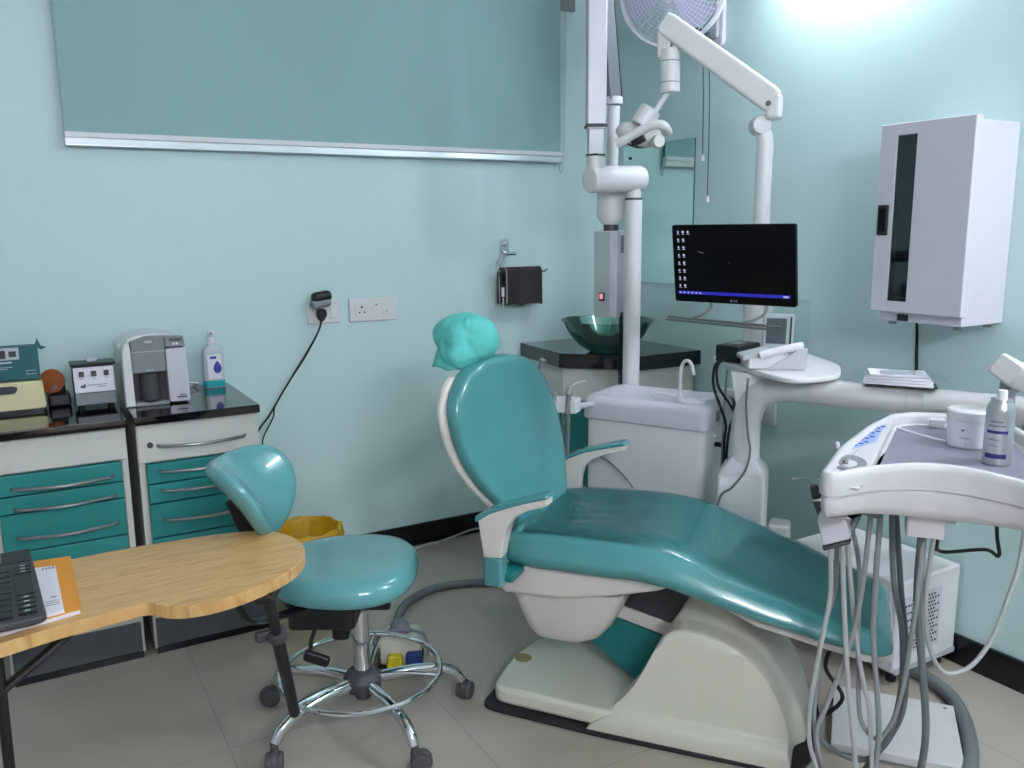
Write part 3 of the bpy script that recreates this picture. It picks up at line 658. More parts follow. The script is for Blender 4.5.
# floor mat and base
b = NB(); prism(b, rpoly([(-1.015, 2.205), (-.62, 2.188), (-.055, 2.20), (-.015, 2.45), (-.055, 2.69), (-1.0, 2.66)], [.05, .02, .10, .12, .10, .06]), .0005, .011, 'xy', .003); part('floor_mat', b, MAT['rubber'], ch)
b = NB(); prism(b, rpoly([(-.985, 2.235), (-.56, 2.218), (-.30, 2.22), (-.30, 2.64), (-.96, 2.60), (-1.0, 2.42)], [.045, .03, .02, .02, .05, .08]), .011, .068, 'xy', .016, 4); bp = part('base_plate', b, MAT['cream'], ch)
b = NB(); lathe(b, [(0, 0), (.026, 0), (.028, .002), (.026, .004), (.022, .0035), (0, .003)], Matrix.Translation((-.955, 2.43, .0675)), 32); part('badge', b, MAT['brass'], bp, label='small oval brass badge on the base')
# hump shroud: rings across the chair
def hump(t, pts): return [(s, t, z) for s, z in pts]
near = [(-.668, .011), (-.655, .025), (-.62, .052), (-.575, .10), (-.535, .155), (-.505, .215), (-.478, .275), (-.455, .318), (-.43, .341), (-.395, .349), (-.35, .346), (-.30, .336), (-.25, .316), (-.205, .286), (-.168, .245), (-.138, .195), (-.115, .14), (-.102, .085), (-.095, .04), (-.092, .011)]
tall = [(-.56, .011), (-.55, .03), (-.535, .07), (-.515, .12), (-.49, .18), (-.465, .25), (-.445, .31), (-.43, .345), (-.405, .395), (-.36, .415), (-.31, .397), (-.265, .356), (-.215, .308), (-.17, .258), (-.13, .205), (-.098, .152), (-.078, .10), (-.066, .06), (-.061, .035), (-.06, .011)]
def mixp(a, c, q): return [(x0+(x1-x0)*q, z0+(z1-z0)*q) for (x0, z0), (x1, z1) in zip(a, c)]
def clipz(pts, zm, soft=.0): return [(s, min(z, zm)) for s, z in pts]
rings = [hump(2.203, clipz(near, .040)), hump(2.207, clipz(near, .058)), hump(2.214, clipz(near, .066)), hump(2.232, clipz(near, .072)), hump(2.240, clipz(near, .084)), hump(2.247, clipz(near, .30)), hump(2.250, mixp(near, [(s, z*.96) for s, z in near], .6)), hump(2.256, mixp(near, [(s, z*.985) for s, z in near], .5)), hump(2.27, near), hump(2.315, near), hump(2.335, mixp(near, tall, .1)), hump(2.352, mixp(near, tall, .45)), hump(2.366, mixp(near, tall, .85)), hump(2.385, tall), hump(2.58, tall), hump(2.61, mixp(near, tall, .8)), hump(2.635, [(s, z*.7) for s, z in near]), hump(2.645, [(s, .011+(z-.011)*.2) for s, z in near])]
b = NB(); loft(b, rings); part('shroud', b, MAT['cream'], ch, ang=50)
b = NB(); prism(b, [(-.575, .066), (-.765, .205), (-.69, .278), (-.46, .222), (-.47, .066)], 2.425, 2.575, 'xz', .006); part('lift_cover', b, MAT['tealdeep'], ch, label='teal panel over the lift arm')
b = NB(); prism(b, [(-.72, .283), (-.68, .318), (-.42, .262), (-.42, .215)], 2.432, 2.58, 'xz', .006); part('lift_rail', b, MAT['shell'], ch)
b = NB(); prism(b, [(-.66, .30), (-.66, .44), (-.36, .47), (-.33, .40), (-.42, .255)], 2.44, 2.60, 'xz', .006); part('lift_cavity_shade', b, MAT['dark'], ch)  # solid dark block in place of the shaded hollow around the lift arm
b = NB(); bx(b, -.46, -.05, 2.38, 2.56, .37, .415, .01); prism(b, [(-.15, .36), (-.15, .33), (.02, .30), (.05, .36)], 2.40, 2.52, 'xz', .004); part('leg_rest_frame', b, MAT['dark'], ch)
# seat pan
def rbx_ring(s, t0, t1, z0, z1, rr=.02): return [(s, y, z) for y, z in rpoly([(t0, z0), (t1, z0), (t1, z1), (t0, z1)], rr, 4)]
b = NB(); loft(b, [rbx_ring(s, t0, TC*2-t0, z0, z1) for s, t0, z0, z1 in ((-.965, 2.28, .41, .48), (-.955, 2.235, .395, .497), (-.93, 2.215, .39, .50), (-.75, 2.21, .40, .505), (-.60, 2.213, .43, .51), (-.47, 2.225, .462, .515), (-.435, 2.24, .474, .515), (-.425, 2.28, .485, .51))]); part('seat_pan', b, MAT['shell'], ch, ang=50)
rr_ = []
for z, s0, s1, t0 in ((.42, -.935, -.575, 2.235), (.36, -.918, -.592, 2.245), (.30, -.900, -.622, 2.26), (.255, -.886, -.66, 2.275), (.230, -.872, -.705, 2.29), (.221, -.85, -.745, 2.315)):
    rr_.append([(x, y, z) for x, y in rpoly([(s0, t0), (s1, t0), (s1, 2*TC-t0), (s0, 2*TC-t0)], .05, 5)])
b = NB(); loft(b, rr_); part('pan_bowl', b, MAT['shell'], ch, ang=50)
# seat cushion
W = [(-.945, .20), (-.93, .255), (-.90, .275), (-.8, .29), (-.6, .298), (-.42, .30), (-.3, .292), (-.15, .275), (0, .252), (.08, .238), (.125, .222), (.142, .195)]
ZT = [(-.945, .545), (-.93, .575), (-.90, .59), (-.8, .602), (-.65, .608), (-.54, .608), (-.48, .603), (-.42, .592), (-.36, .574), (-.30, .553), (-.15, .502), (0, .452), (.08, .428), (.125, .408), (.142, .392)]
ZB = [(-.945, .50), (-.90, .492), (-.6, .50), (-.52, .504), (-.44, .497), (-.37, .481), (-.30, .460), (-.15, .422), (0, .385), (.1, .362), (.142, .362)]
def seat_ring(s, grow=0.0, dz=0.0):
    w, zt, zb = interp(W, s)+grow, interp(ZT, s)+dz, interp(ZB, s)
    h = zt-zb; o = []
    # bottom flat, sides rolled, top gently dished
    n = 22
    for i in range(n+1):       # over the top from near to far
        q = -1+2*i/n; x = math.copysign(abs(q)**.85, q)
        e = max(0, (abs(x)-.62)/.38)
        z = zt-.008*(1-min(1, abs(x)/.62)**2)*(1 if s < -.3 else .3)-h*.62*(1-math.sqrt(max(0, 1-e**2.4)))
        o.append((s, TC+x*w, z))
    o += [(s, TC+w*1.0, zb+h*.22), (s, TC+w*.97, zb+.004), (s, TC+w*.9, zb), (s, TC+w*.4, zb), (s, TC-w*.4, zb), (s, TC-w*.9, zb), (s, TC-w*.97, zb+.004), (s, TC-w*1.0, zb+h*.22)]
    return o
ss = [-.945, -.94, -.93, -.915]+[-.90+.04*i for i in range(26)]+[.12, .132, .142]
b = NB(); loft(b, [seat_ring(s) for s in ss]); sc = part('seat_cushion', b, MAT['teal'], ch, ang=60)
b = NB(); loft(b, [rbx_ring(s, TC-w, TC+w, interp(ZB, s)-.030, interp(ZB, s)+.002, .012) for s, w in ((-.28, .22), (-.2, .245), (-.05, .225), (.08, .21), (.135, .19), (.148, .17))]); part('leg_rest_shell', b, MAT['shell'], ch)
# clear creased film over the seat
def seat_top(s, x):
    w, zt, zb = interp(W, s), interp(ZT, s), interp(ZB, s); h = zt-zb; e = max(0, (abs(x)-.62)/.38)
    return zt-.008*(1-min(1, abs(x)/.62)**2)*(1 if s < -.3 else .3)-h*.62*(1-math.sqrt(max(0, 1-e**2.4)))
b = NB(); tmp = NB(); G = []
NS, NX = 46, 40
for i in range(NS):
    s = -.88+.98*i/(NS-1); row = []
    for j in range(NX):
        x = -.86+1.72*j/(NX-1)
        wv = noise.noise(Vector((s*9, x*2.2+s*3, 3.1)))*.6+noise.noise(Vector((s*22, x*6, 7.7)))*.4
        z = seat_top(s, x)+.004+.0075*max(-.4, wv)*(.12+.88*max(0, math.sin(PI*min(1, (s+.90)/.5))))
        row.append(tmp.verts.new((s, TC+x*interp(W, s), z)))
    G.append(row)
for i in range(NS-1):
    for j in range(NX-1): tmp.faces.new((G[i][j], G[i+1][j], G[i+1][j+1], G[i][j+1]))
merge(b, tmp); part('clear_cover', b, MAT['film'], sc, ang=180, label='clear creased film over the seat')
# backrest: outline by height, leaning back and turned a little
TL = [(.56, 2.345), (.60, 2.325), (.65, 2.285), (.71, 2.243), (.78, 2.212), (.86, 2.196), (.94, 2.193), (1.0, 2.222), (1.035, 2.262), (1.06, 2.32), (1.075, 2.40)]
TR = [(.56, 2.635), (.60, 2.655), (.65, 2.69), (.71, 2.722), (.78, 2.742), (.86, 2.744), (.94, 2.718), (1.0, 2.675), (1.035, 2.63), (1.06, 2.575), (1.075, 2.50)]
def back_s(z, t): return -.925-(z-.57)*.245+.20*(t-2.47)-.02*math.sin(PI*min(1, max(0, (z-.6)/.45)))
def back_ring(z, th, off, grow=0.0, zoff=0.0, n=44):
    tl, tr = interp(TL, z)-grow, interp(TR, z)+grow
    c, a = (tl+tr)/2, (tr-tl)/2; o = []
    for x, y in sell(1, 1, 3.2, n):
        # y>0 front; hollow the front slightly
        dish = -.020*(1-x*x) if y > 0 else 0
        t = c+x*a
        o.append((back_s(z, t)+off+y*th/2+dish, t, z+zoff))
    return o
zs = [.56, .563, .572]+[.60+.03*i for i in range(15)]+[1.035, 1.052, 1.064, 1.072, 1.075]
def endk(z, z0=.56, z1=1.075, k=.02): # thin out at both ends
    e = min(z-z0, z1-z)
    return .35+.65*math.sqrt(max(0, min(1, e/k))*(2-max(0, min(1, e/k))))
b = NB(); loft(b, [back_ring(z, .085*endk(z), 0) for z in zs]); bc = part('back_cushion', b, MAT['tealfilm'], ch, ang=60)
zq = [.56+(z-.56)*.92 for z in zs]
b = NB(); loft(b, [back_ring(z, .05*endk(z, .56, 1.034), -.034-.006*math.sin(PI*(z-.56)/.474), grow=.003) for z in zq]); part('back_shell', b, MAT['shell'], ch, ang=60, label='white shell behind the backrest')
b = NB(); tube(b, [(-1.01, 2.47, .60), (-.97, 2.47, .52), (-.90, 2.47, .47)], .045, n=14, flat=(2.0, .6)); part('back_hinge', b, MAT['shell'], ch)
# headrest under the cap
hs_, ht_ = -1.135, 2.43
b = NB(); loft(b, [[(hs_+x*k, ht_+y*k, 1.12+dz) for x, y in sell(.045, .085, 2.6, 32)] for dz, k in ((-.055, .5), (-.045, .85), (-.02, 1), (.03, 1), (.055, .85), (.065, .5))]); part('headrest', b, MAT['teal'], ch, ang=60)
b = NB(); tube(b, [(-1.105, 2.46, .98), (-1.12, 2.45, 1.04), (-1.13, 2.44, 1.08)], .014, n=10); part('headrest_stem', b, MAT['chrome'], ch)
# armrests
def armrest(t0, ds, dz, inner, k=1.0):
    def sh_(s): return -.86+(s+.86)*(k if s > -.90 else 1)
    a = [(sh_(s)+ds, z+dz) for s, z in [(-.972, .655), (-.935, .683), (-.88, .708), (-.81, .728), (-.75, .742), (-.738, .738), (-.737, .722), (-.76, .712), (-.81, .70), (-.855, .678), (-.885, .648), (-.897, .61), (-.902, .55), (-.955, .545), (-.964, .60)]]
    b = NB(); prism(b, a, t0-.026, t0+.026, 'xz', .007); ar = part('armrest', b, MAT['shell'], ch)
    pd = [(sh_(s)+ds, z+dz) for s, z in [(-.980, .664), (-.935, .692), (-.88, .716), (-.81, .736), (-.765, .748), (-.742, .752), (-.732, .742), (-.745, .738), (-.81, .722), (-.88, .702), (-.935, .677), (-.978, .648)]]
    b = NB(); prism(b, pd, t0-.030, t0+.030, 'xz', .006); part('arm_pad', b, MAT['teal'], ar, label='teal arm pad')
    b = NB(); prism(b, rpoly([(-.957+ds, t0-.028), (-.899+ds, t0-.028), (-.899+ds, t0+.028), (-.957+ds, t0+.028)], .014), .462+dz, .548+dz, 'xy', .004); part('arm_cuff', b, MAT['teal'], ar, label='teal cuff at the foot of the armrest')
    b = NB(); bx(b, -.945+ds, -.875+ds, min(t0, inner), max(t0, inner), .468+dz, .492+dz, .006); part('arm_bracket', b, MAT['tealdeep'], ar)
armrest(2.125, .010, .0, 2.27, .80)
armrest(2.795, .028, -.008, 2.67)
b = NB(); tube(b, [(.0, 2.35, .34), (-.02, 2.37, .25), (.03, 2.40, .15), (-.02, 2.46, .05), (.0, 2.6, .02), (.03, 2.64, .012)], .006, n=8); part('cable', b, MAT['rubber'], ch)

# surgical cap on the headrest
def capmesh():
    b = NB(); tmp = NB(); n, mrows = 120, 44; rows = []
    for i in range(mrows+1):
        th = PI*.01+PI*.94*i/mrows; row = []
        for j in range(n):
            ph = 2*PI*j/n
            d = Vector((math.sin(th)*math.cos(ph), math.sin(th)*math.sin(ph), math.cos(th)))
            tw = ph+.7*math.sin(th*1.3+.5)+.25*noise.noise(d*1.4)
            def ridge(x): return abs(math.sin(x))**.8
            fold = -.15*(1-ridge(tw*1.5+.9))*math.sin(th)-.055*(1-ridge(tw*3.5+th*1.2))*math.sin(th)**2
            lump = .13*noise.noise(d*1.5+Vector((3, 1, 2)))+.02*noise.noise(d*6)
            k = 1.06+fold+lump
            p = Vector((d.x*.095*k, d.y*.116*k, d.z*.088*k))
            fl = max(0, -d.y-.1)*max(0, -d.z-.05)
            p += Vector((0, -.085*fl, -.02*fl))
            if d.z < -.6: p.z = max(p.z, -.078)
            row.append(tmp.verts.new(p+Vector((-1.135, 2.425, 1.125))))
        rows.append(row)
    for i in range(mrows):
        for j in range(n): tmp.faces.new((rows[i][j], rows[i+1][j], rows[i+1][(j+1) % n], rows[i][(j+1) % n]))
    tmp.faces.new(rows[0][::-1]); tmp.faces.new(rows[-1])
    merge(b, tmp); return b
cp = thing('surgical_cap', 'crumpled turquoise disposable cap pulled over the headrest', 'cap', org=(-1.135, 2.425, 1.06), ang=CA)
part('crown', capmesh(), MAT['cap'], cp, ang=180)
b = NB(); tmp = NB(); rows = []
for i in range(8):
    row = []
    for j in range(30):
        ph = PI*(.98+.66*j/29); q = i/7
        rad = 1.0+.22*q*math.sin(PI*(.15+.85*j/29))+.03*math.sin(j*.62)*q
        row.append(tmp.verts.new((-1.135+.088*rad*math.cos(ph), 2.425+.112*rad*math.sin(ph), 1.112-.062*q+.004*math.sin(j*.5)*q)))
    rows.append(row)
for i in range(7):
    for j in range(29): tmp.faces.new((rows[i][j], rows[i+1][j], rows[i+1][j+1], rows[i][j+1]))
merge(b, tmp); fo = part('frill', b, MAT['cap'], cp, ang=180)
md = fo.modifiers.new('thickness', 'SOLIDIFY'); md.thickness = .0015

# ================================================================== spittoon unit
CU = -63.0
base = fr(CA, (-.93, 3.025, -.008))
cu = thing('spittoon_unit', 'white spittoon cabinet with a gooseneck spout behind the chair', 'spittoon', loc=base-fr(CU, (.014, 0, 0)), ang=CU); cu.scale = (1.065, 1.03, 1)
b = NB(); prism(b, rpoly([(.012, .010), (.455, .010), (.455, .275), (.012, .275)], .03), .02, .778, 'xy', .004); part('cabinet', b, MAT['white'], cu)
b = NB(); prism(b, rpoly([(.03, .03), (.44, .03), (.44, .26), (.03, .26)], .03), .0005, .022, 'xy'); part('plinth', b, MAT['dark'], cu)
def rr4(x0, x1, y0, y1, z, rad): return [(x, y, z) for x, y in rpoly([(x0, y0), (x1, y0), (x1, y1), (x0, y1)], rad, 6)]
b = NB(); loft(b, [rr4(.004, .462, .002, .285, .768, .03), rr4(0, .467, -.003, .288, .775, .035), rr4(0, .467, -.003, .288, .825, .045), rr4(.005, .462, .003, .284, .845, .05), rr4(.018, .450, .018, .272, .857, .055), rr4(.035, .435, .035, .258, .858, .055), rr4(.06, .41, .055, .24, .846, .06), rr4(.10, .36, .085, .21, .832, .06), rr4(.16, .30, .12, .18, .827, .03)]); ba = part('basin_top', b, MAT['lilacwhite'], cu, ang=50)
b = NB(); lathe(b, [(.044, .846), (.047, .855), (.043, .859), (.036, .852), (0, .848)], c=(.385, .085, 0), n=36); part('cup_rest', b, MAT['white'], ba)
sp = (.318, .135)
b = NB(); cyl(b, (sp[0], sp[1], .838), (sp[0], sp[1], .868), .015, .012, bev=.003); tube(b, [(sp[0], sp[1], .86), (sp[0], sp[1], .92), (sp[0]+.002, sp[1], .965), (sp[0]+.012, sp[1], .990), (sp[0]+.028, sp[1]-.002, .995), (sp[0]+.042, sp[1]-.004, .978), (sp[0]+.05, sp[1]-.006, .945)], .0062, n=12); part('cup_spout', b, MAT['white'], ba)
b = NB(); tube(b, [(sp[0]-.005, sp[1], .855), (sp[0]-.04, sp[1]-.005, .862), (sp[0]-.085, sp[1]-.002, .862), (sp[0]-.10, sp[1]-.004, .852)], .0055, n=10); part('rinse_nozzle', b, MAT['white'], ba)
b = NB(); box(b, (.469, .10, .81), (.006, .03, .04), .002); part('side_vent', b, MAT['midgrey'], ba)
b = NB(); cyl(b, (.452, .12, .70), (.475, .12, .70), .009); part('side_knob', b, MAT['black'], cu)
b = NB(); cyl(b, (.452, .09, .74), (.470, .09, .74), .006); part('side_valve', b, MAT['white'], cu)
b = NB(); tube(b, [(.012, .0, .64), (.06, -.006, .635), (.12, -.012, .612), (.19, -.02, .56), (.24, -.03, .50), (.25, -.035, .44)], .003, n=8); part('thin_cable', b, MAT['hosedark'], cu)
b = NB(); tube(b, [(.474, .12, .70), (.485, .11, .68), (.486, .10, .60), (.487, .08, .40), (.487, .06, .05)], .0028, n=8); part('thin_cable', b, MAT['rubber'], cu)
# assistant's holder
ah = thing('assistant_holder', 'small white instrument holder with grey tubes left of the spittoon', 'instrument holder', org=(-.98, 2.93, .80), ang=CA)
b = NB(); prism(b, rpoly([(-1.035, 2.90), (-.925, 2.90), (-.925, 2.965), (-1.035, 2.965)], .01), .80, .852, 'xy', .006); part('holder_block', b, MAT['white'], ah)
b = NB(); tube(b, [(-.94, 2.95, .82), (-.90, 3.02, .815), (-.87, 3.08, .81)], .012, n=10); part('support_arm', b, MAT['paleg'], ah)
b = NB(); cyl(b, (-.957, 2.905, .80), (-.955, 2.905, .875), .012, .010); cyl(b, (-.955, 2.905, .872), (-.953, 2.905, .90), .017, .009, bev=.003); s1 = part('syringe', b, MAT['midgrey'], ah)
b = NB(); tube(b, [(-.953, 2.905, .895), (-.93, 2.905, .912), (-.905, 2.905, .922), (-.89, 2.905, .925)], .0028, n=8); part('syringe_tip', b, MAT['white'], s1)
b = NB(); tube(b, [(-.957, 2.905, .80), (-.960, 2.905, .69), (-.972, 2.91, .55), (-.99, 2.92, .44), (-.985, 2.94, .30), (-.93, 2.99, .20), (-.88, 3.05, .18)], .0085, n=10); part('tube', b, MAT['hosedark'], ah)
b = NB(); cyl(b, (-1.014, 2.905, .80), (-1.012, 2.905, .88), .013, .011, bev=.003); part('suction_handle', b, MAT['midgrey'], ah)
b = NB(); tube(b, [(-1.014, 2.905, .80), (-1.016, 2.905, .72), (-1.026, 2.91, .56), (-1.03, 2.92, .44), (-1.02, 2.95, .28), (-.95, 3.0, .17), (-.88, 3.07, .15)], .0095, n=10); part('tube', b, MAT['hose'], ah)
b = NB(); cyl(b, (-1.085, 2.95, .84), (-1.082, 2.95, .955), .011, .009); cyl(b, (-1.082, 2.95, .955), (-1.068, 2.945, .99), .010, .013, bev=.003); part('suction_handle', b, MAT['midgrey'], ah)
b = NB(); box(b, (-1.06, 2.945, .835), (.06, .03, .03), .006); tube(b, [(-1.085, 2.95, .84), (-1.07, 2.96, .75), (-1.05, 2.98, .5), (-1.0, 3.02, .25), (-.9, 3.08, .14)], .009, n=10); part('tube', b, MAT['hose'], ah)

# ================================================================== x-ray unit
px, py = 2.113, 2.70
xr = thing('x_ray_unit', 'white jointed x-ray stand with a tall pole in the room corner', 'x-ray unit', org=(px, py, 0))
b = NB(); lathe(b, [(0, .0005), (.16, .0005), (.165, .01), (.15, .03), (.06, .045), (.04, .06), (0, .06)], c=(px, py, 0), n=36); part('floor_base', b, MAT['white'], xr)
b = NB(); cyl(b, (px, py, .05), (px, py, 1.575), .0335, n=32); part('pole', b, MAT['white'], xr)
b = NB(); cyl(b, (px, py, 1.575), (px, py, 1.583), .034, n=32); part('pole_ring', b, MAT['dark'], xr)
b = NB(); cyl(b, (px, py, 1.583), (px, py, 1.63), .0285, n=32); part('pole_neck', b, MAT['white'], xr)
ha = [Vector((1.892, 2.690, 1.648)), Vector((2.155, 2.705, 1.658))]
b = NB(); cyl(b, ha[0], ha[1], .050, n=40, bev=.014); part('swing_arm', b, MAT['white'], xr)
rx, ry = 1.925, 2.694
b = NB(); cyl(b, (rx, ry, 1.68), (rx, ry, 1.735), .033, n=32); part('riser_collar', b, MAT['white'], xr)
b = NB(); bx(b, rx-.026, rx+.026, ry-.026, ry+.026, 1.735, 1.742); part('riser_gasket', b, MAT['black'], xr)
RZ = rotm(0, 0, 50)
b = NB(); box(b, (rx, ry, 1.795), (.058, .058, .11), .004, rotm(0, 0, -28)); part('lower_riser', b, MAT['lilacwhite'], xr)
b = NB(); box(b, (rx, ry, 1.843), (.078, .078, .012), .003, rotm(0, 0, -28)); part('riser_lip', b, MAT['dark'], xr)
b = NB(); box(b, (rx, ry, 2.23), (.070, .070, .80), .005, rotm(0, 0, -28)); part('upper_riser', b, MAT['lilacwhite'], xr)
hx, hy = 2.088, 2.812
top = Vector((1.985, 2.765, 2.58))
b = NB(); cyl(b, (rx-.02, ry-.02, 2.62), (top.x+.02, top.y+.02, 2.62), .05, bev=.01); part('elbow', b, MAT['white'], xr)
bot = Vector((2.098, 2.812, 1.95))
d_ = bot-top; mtx, L = axis_m(top, bot)
b = NB(); t_ = NB(); box(t_, (0, 0, L/2), (.046, .046, L), .004, rotm(0, 0, -30)); merge(b, t_, mtx); fa = part('folded_arm', b, MAT['midgrey'], xr)
sid = Vector((.8, -.6, 0)).normalized()
b = NB(); t_ = NB(); box(t_, (0, 0, L/2), (.010, .050, L*.96), .002, rotm(0, 0, -30)); merge(b, t_, Matrix.Translation(Vector((.008, -.006, 0))) @ mtx); part('arm_slot', b, MAT['black'], fa)
b = NB(); cyl(b, bot-Vector((0, 0, .005)), bot+Vector((0, 0, .025)), .033, bev=.004); part('arm_cuff', b, MAT['white'], xr)
b = NB(); cyl(b, (bot.x, bot.y, 1.94), (hx, hy, 1.66), .023, n=28); part('drop_tube', b, MAT['white'], xr)
b = NB(); cyl(b, (hx, hy, 1.69), (hx, hy, 1.655), .030, .034, bev=.003); lathe(b, [(0, 0), (.036, 0), (.058, .034), (.058, .15), (.05, .17), (0, .175)], Matrix.Translation((hx, hy, 1.482)), 32); part('head_cylinder', b, MAT['white'], xr)
fc = Vector((-.62, -.78, 0)).normalized()
b = NB(); cyl(b, Vector((hx, hy, 1.635)), Vector((hx, hy, 1.635))+fc*.072, .037, n=32, bev=.008); part('pivot_knob', b, MAT['white'], xr)
b = NB(); cyl(b, (hx, hy, 1.455), (hx, hy, 1.484), .030); part('head_neck', b, MAT['dark'], xr)
cb = thing_rot = rotm(0, 0, 204-180)
def lb(bm, c, s, bev=0): # box in the control box's own frame: x toward its front
    p = Vector((hx, hy, 0))+(rotm(0, 0, 204).to_3x3() @ Vector(c)); box(bm, p, s, bev, rotm(0, 0, 204)); return bm
b = NB(); lb(b, (0, 0, 1.285), (.088, .104, .345), .004); xb = part('control_case', b, MAT['lilacwhite'], xr)
b = NB(); lb(b, (.045, -.012, 1.285), (.004, .076, .335), .001); part('front_plate', b, MAT['alu'], xb)
b = NB(); lb(b, (.048, -.012, 1.195), (.006, .026, .034), .002); sw = part('power_switch', b, MAT['black'], xb)
b = NB(); lb(b, (.052, -.012, 1.197), (.005, .015, .022), .002); part('switch_light', b, MAT['switchred'], sw)
b = NB(); lb(b, (.0, .053, 1.405), (.022, .004, .07), .001); part('side_slot', b, MAT['midgrey'], xb)
def coil(c, r0, z0, z1, turns, rad):
    b = NB(); n = int(turns*10)
    tube(b, [(c[0]+r0*math.cos(2*PI*turns*i/n), c[1]+r0*math.sin(2*PI*turns*i/n), z0+(z1-z0)*i/n) for i in range(n+1)], rad, n=6, sm=False); return b
part('coil_cord', coil((2.108, 2.766), .0075, .55, 1.13, 60, .003), MAT['rubber'], xr)

# ================================================================== delivery unit: column, arm, shelf, tray and tubes
du = thing('delivery_unit', 'white delivery unit with an arm shelf and instrument tray over the chair foot', 'dental unit', org=(-.315, 2.85, 0), ang=CA)
b = NB(); prism(b, rpoly([(-.395, 2.785), (-.242, 2.785), (-.242, 2.935), (-.395, 2.935)], .012), .0005, .655, 'xy', .004); part('column', b, MAT['white'], du)
b = NB(); loft(b, [[(x, y, z) for x, y in rpoly([(-.395+k, 2.785+k), (-.242-k, 2.785+k), (-.242-k, 2.935-k), (-.395+k, 2.935-k)], .02, 4)] for z, k in ((.655, 0), (.675, .006), (.70, .028), (.712, .034))]); part('column_cap', b, MAT['paleg'], du)
b = NB(); tube(b, [(-.318, 2.86, .70), (-.318, 2.86, .78), (-.312, 2.857, .855), (-.285, 2.85, .915), (-.235, 2.84, .945), (-.16, 2.83, .953), (-.05, 2.815, .950), (.14, 2.80, .945), (.34, 2.80, .938), (.52, 2.80, .932)], lambda q: .050-.008*min(1, q*1.6), n=24, k=8); part('curved_arm', b, MAT['traywhite'], du)
b = NB(); cyl(b, (.525, 2.80, .86), (.525, 2.80, 1.0), .055, bev=.012); part('arm_end_joint', b, MAT['traywhite'], du)
b = NB()
for s in (.155, .20): cyl(b, (s-.003, 2.80, .9445), (s+.003, 2.80, .9445), .0435, n=28)
part('cable_tie', b, MAT['paleg'], du)
sh = rpoly([(-.465, 3.04), (-.30, 2.815), (-.165, 2.645), (-.03, 2.79), (-.035, 3.0), (-.18, 3.30), (-.42, 3.28)], [.03, .02, .09, .06, .05, .05, .04])
b = NB(); prism(b, sh, .996, 1.014, 'xy', .006); part('shelf', b, MAT['white'], du)
b = NB(); prism(b, [(-.345, .86), (-.30, .90), (-.25, .94), (-.20, .996), (-.37, .996)], 2.835, 2.89, 'xz', .004); part('shelf_bracket', b, MAT['white'], du)
b = NB(); tube(b, [(-.307, 2.775, .99), (-.310, 2.775, .90), (-.300, 2.778, .80), (-.292, 2.778, .75), (-.305, 2.778, .68), (-.345, 2.778, .62), (-.385, 2.775, .575), (-.40, 2.78, .4)], .0038, n=8); part('thin_cable', b, MAT['hosedark'], du)
b = NB(); tube(b, [(-.395, 2.93, .99), (-.40, 2.94, .9), (-.405, 2.945, .7), (-.405, 2.945, .3)], .0028, n=8); part('thin_cable', b, MAT['midgrey'], du)
b = NB(); prism(b, rpoly([(-.235, 2.90), (-.165, 2.90), (-.165, 2.99), (-.235, 2.99)], .015), .0005, .462, 'xy', .008); part('cable_box', b, MAT['white'], du)
# spring arm back to the tray
k0, k1 = Vector((.362, 2.37, 1.112)), Vector((.56, 2.72, .985))
mtx, L = axis_m(k0-(k1-k0).normalized()*.03, k1)
b = NB(); t_ = NB(); rr_ = [[(x, y, z) for x, y in rpoly([(-.038, -.030), (.038, -.030), (.038, .030), (-.038, .030)], .012, 4)] for z in (0, .012, L)]
rr_[0] = [(x*.8, y*.8, z) for x, y, z in rr_[0]]; loft(t_, rr_); merge(b, t_, mtx); part('spring_arm', b, MAT['traywhite'], du)
b = NB(); cyl(b, (.366, 2.385, .955), (.366, 2.385, 1.085), .015); cyl(b, (.366, 2.385, 1.06), (.366, 2.385, 1.09), .022); part('tray_post', b, MAT['midgrey'], du)
b = NB(); cyl(b, (.56, 2.72, .92), (.56, 2.72, 1.02), .04, bev=.01); tube(b, [(.525, 2.80, .93), (.56, 2.72, .945)], .03, sm=False); part('rear_joint', b, MAT['traywhite'], du)
# tray body
out = [(-.052, 1.885), (-.036, 1.862), (-.012, 1.870), (.054, 1.935), (.13, 1.972), (.19, 1.980), (.25, 1.972), (.325, 1.935), (.39, 1.870), (.425, 1.872), (.443, 1.90), (.447, 2.12), (.437, 2.38), (.405, 2.535), (.345, 2.588), (.255, 2.615), (.16, 2.602), (.105, 2.555), (.045, 2.39), (-.02, 2.12)]
out = rpoly(out, .02, 3)
cx, cy = .20, 2.23
def ins(d, z, wave=0.0, sc=1.0):
    n = len(out); o = []
    for i, (x, y) in enumerate(out):
        a = Vector(out[i-1]); c = Vector(out[(i+1) % n]); tv = (c-a).normalized(); nv = Vector((-tv.y, tv.x))
        X, Y = x+nv.x*d, y+nv.y*d
        X, Y = cx+(X-cx)*sc, cy+(Y-cy)*sc
        zz = z+wave*math.exp(-((X-.19)/.13)**2)*max(0, 1-(Y-1.9)/.45)
        o.append((X, Y, zz))
    return o
b = NB(); loft(b, [ins(.06, .846, -.022, .95), ins(.03, .846, -.022), ins(.012, .853, -.020), ins(.004, .868, -.012), ins(.004, .891, .002), ins(.008, .894, .002), ins(.008, .897, .002), ins(.0, .901, .002), ins(0, .935, .012), ins(.004, .947, .013), ins(.012, .951, .013), ins(.022, .949, .013), ins(.026, .940, .012), ins(.028, .922, .006), ins(.045, .918, .004), ins(.08, .917)]); part('tray_body', b, MAT['traywhite'], du, ang=60)
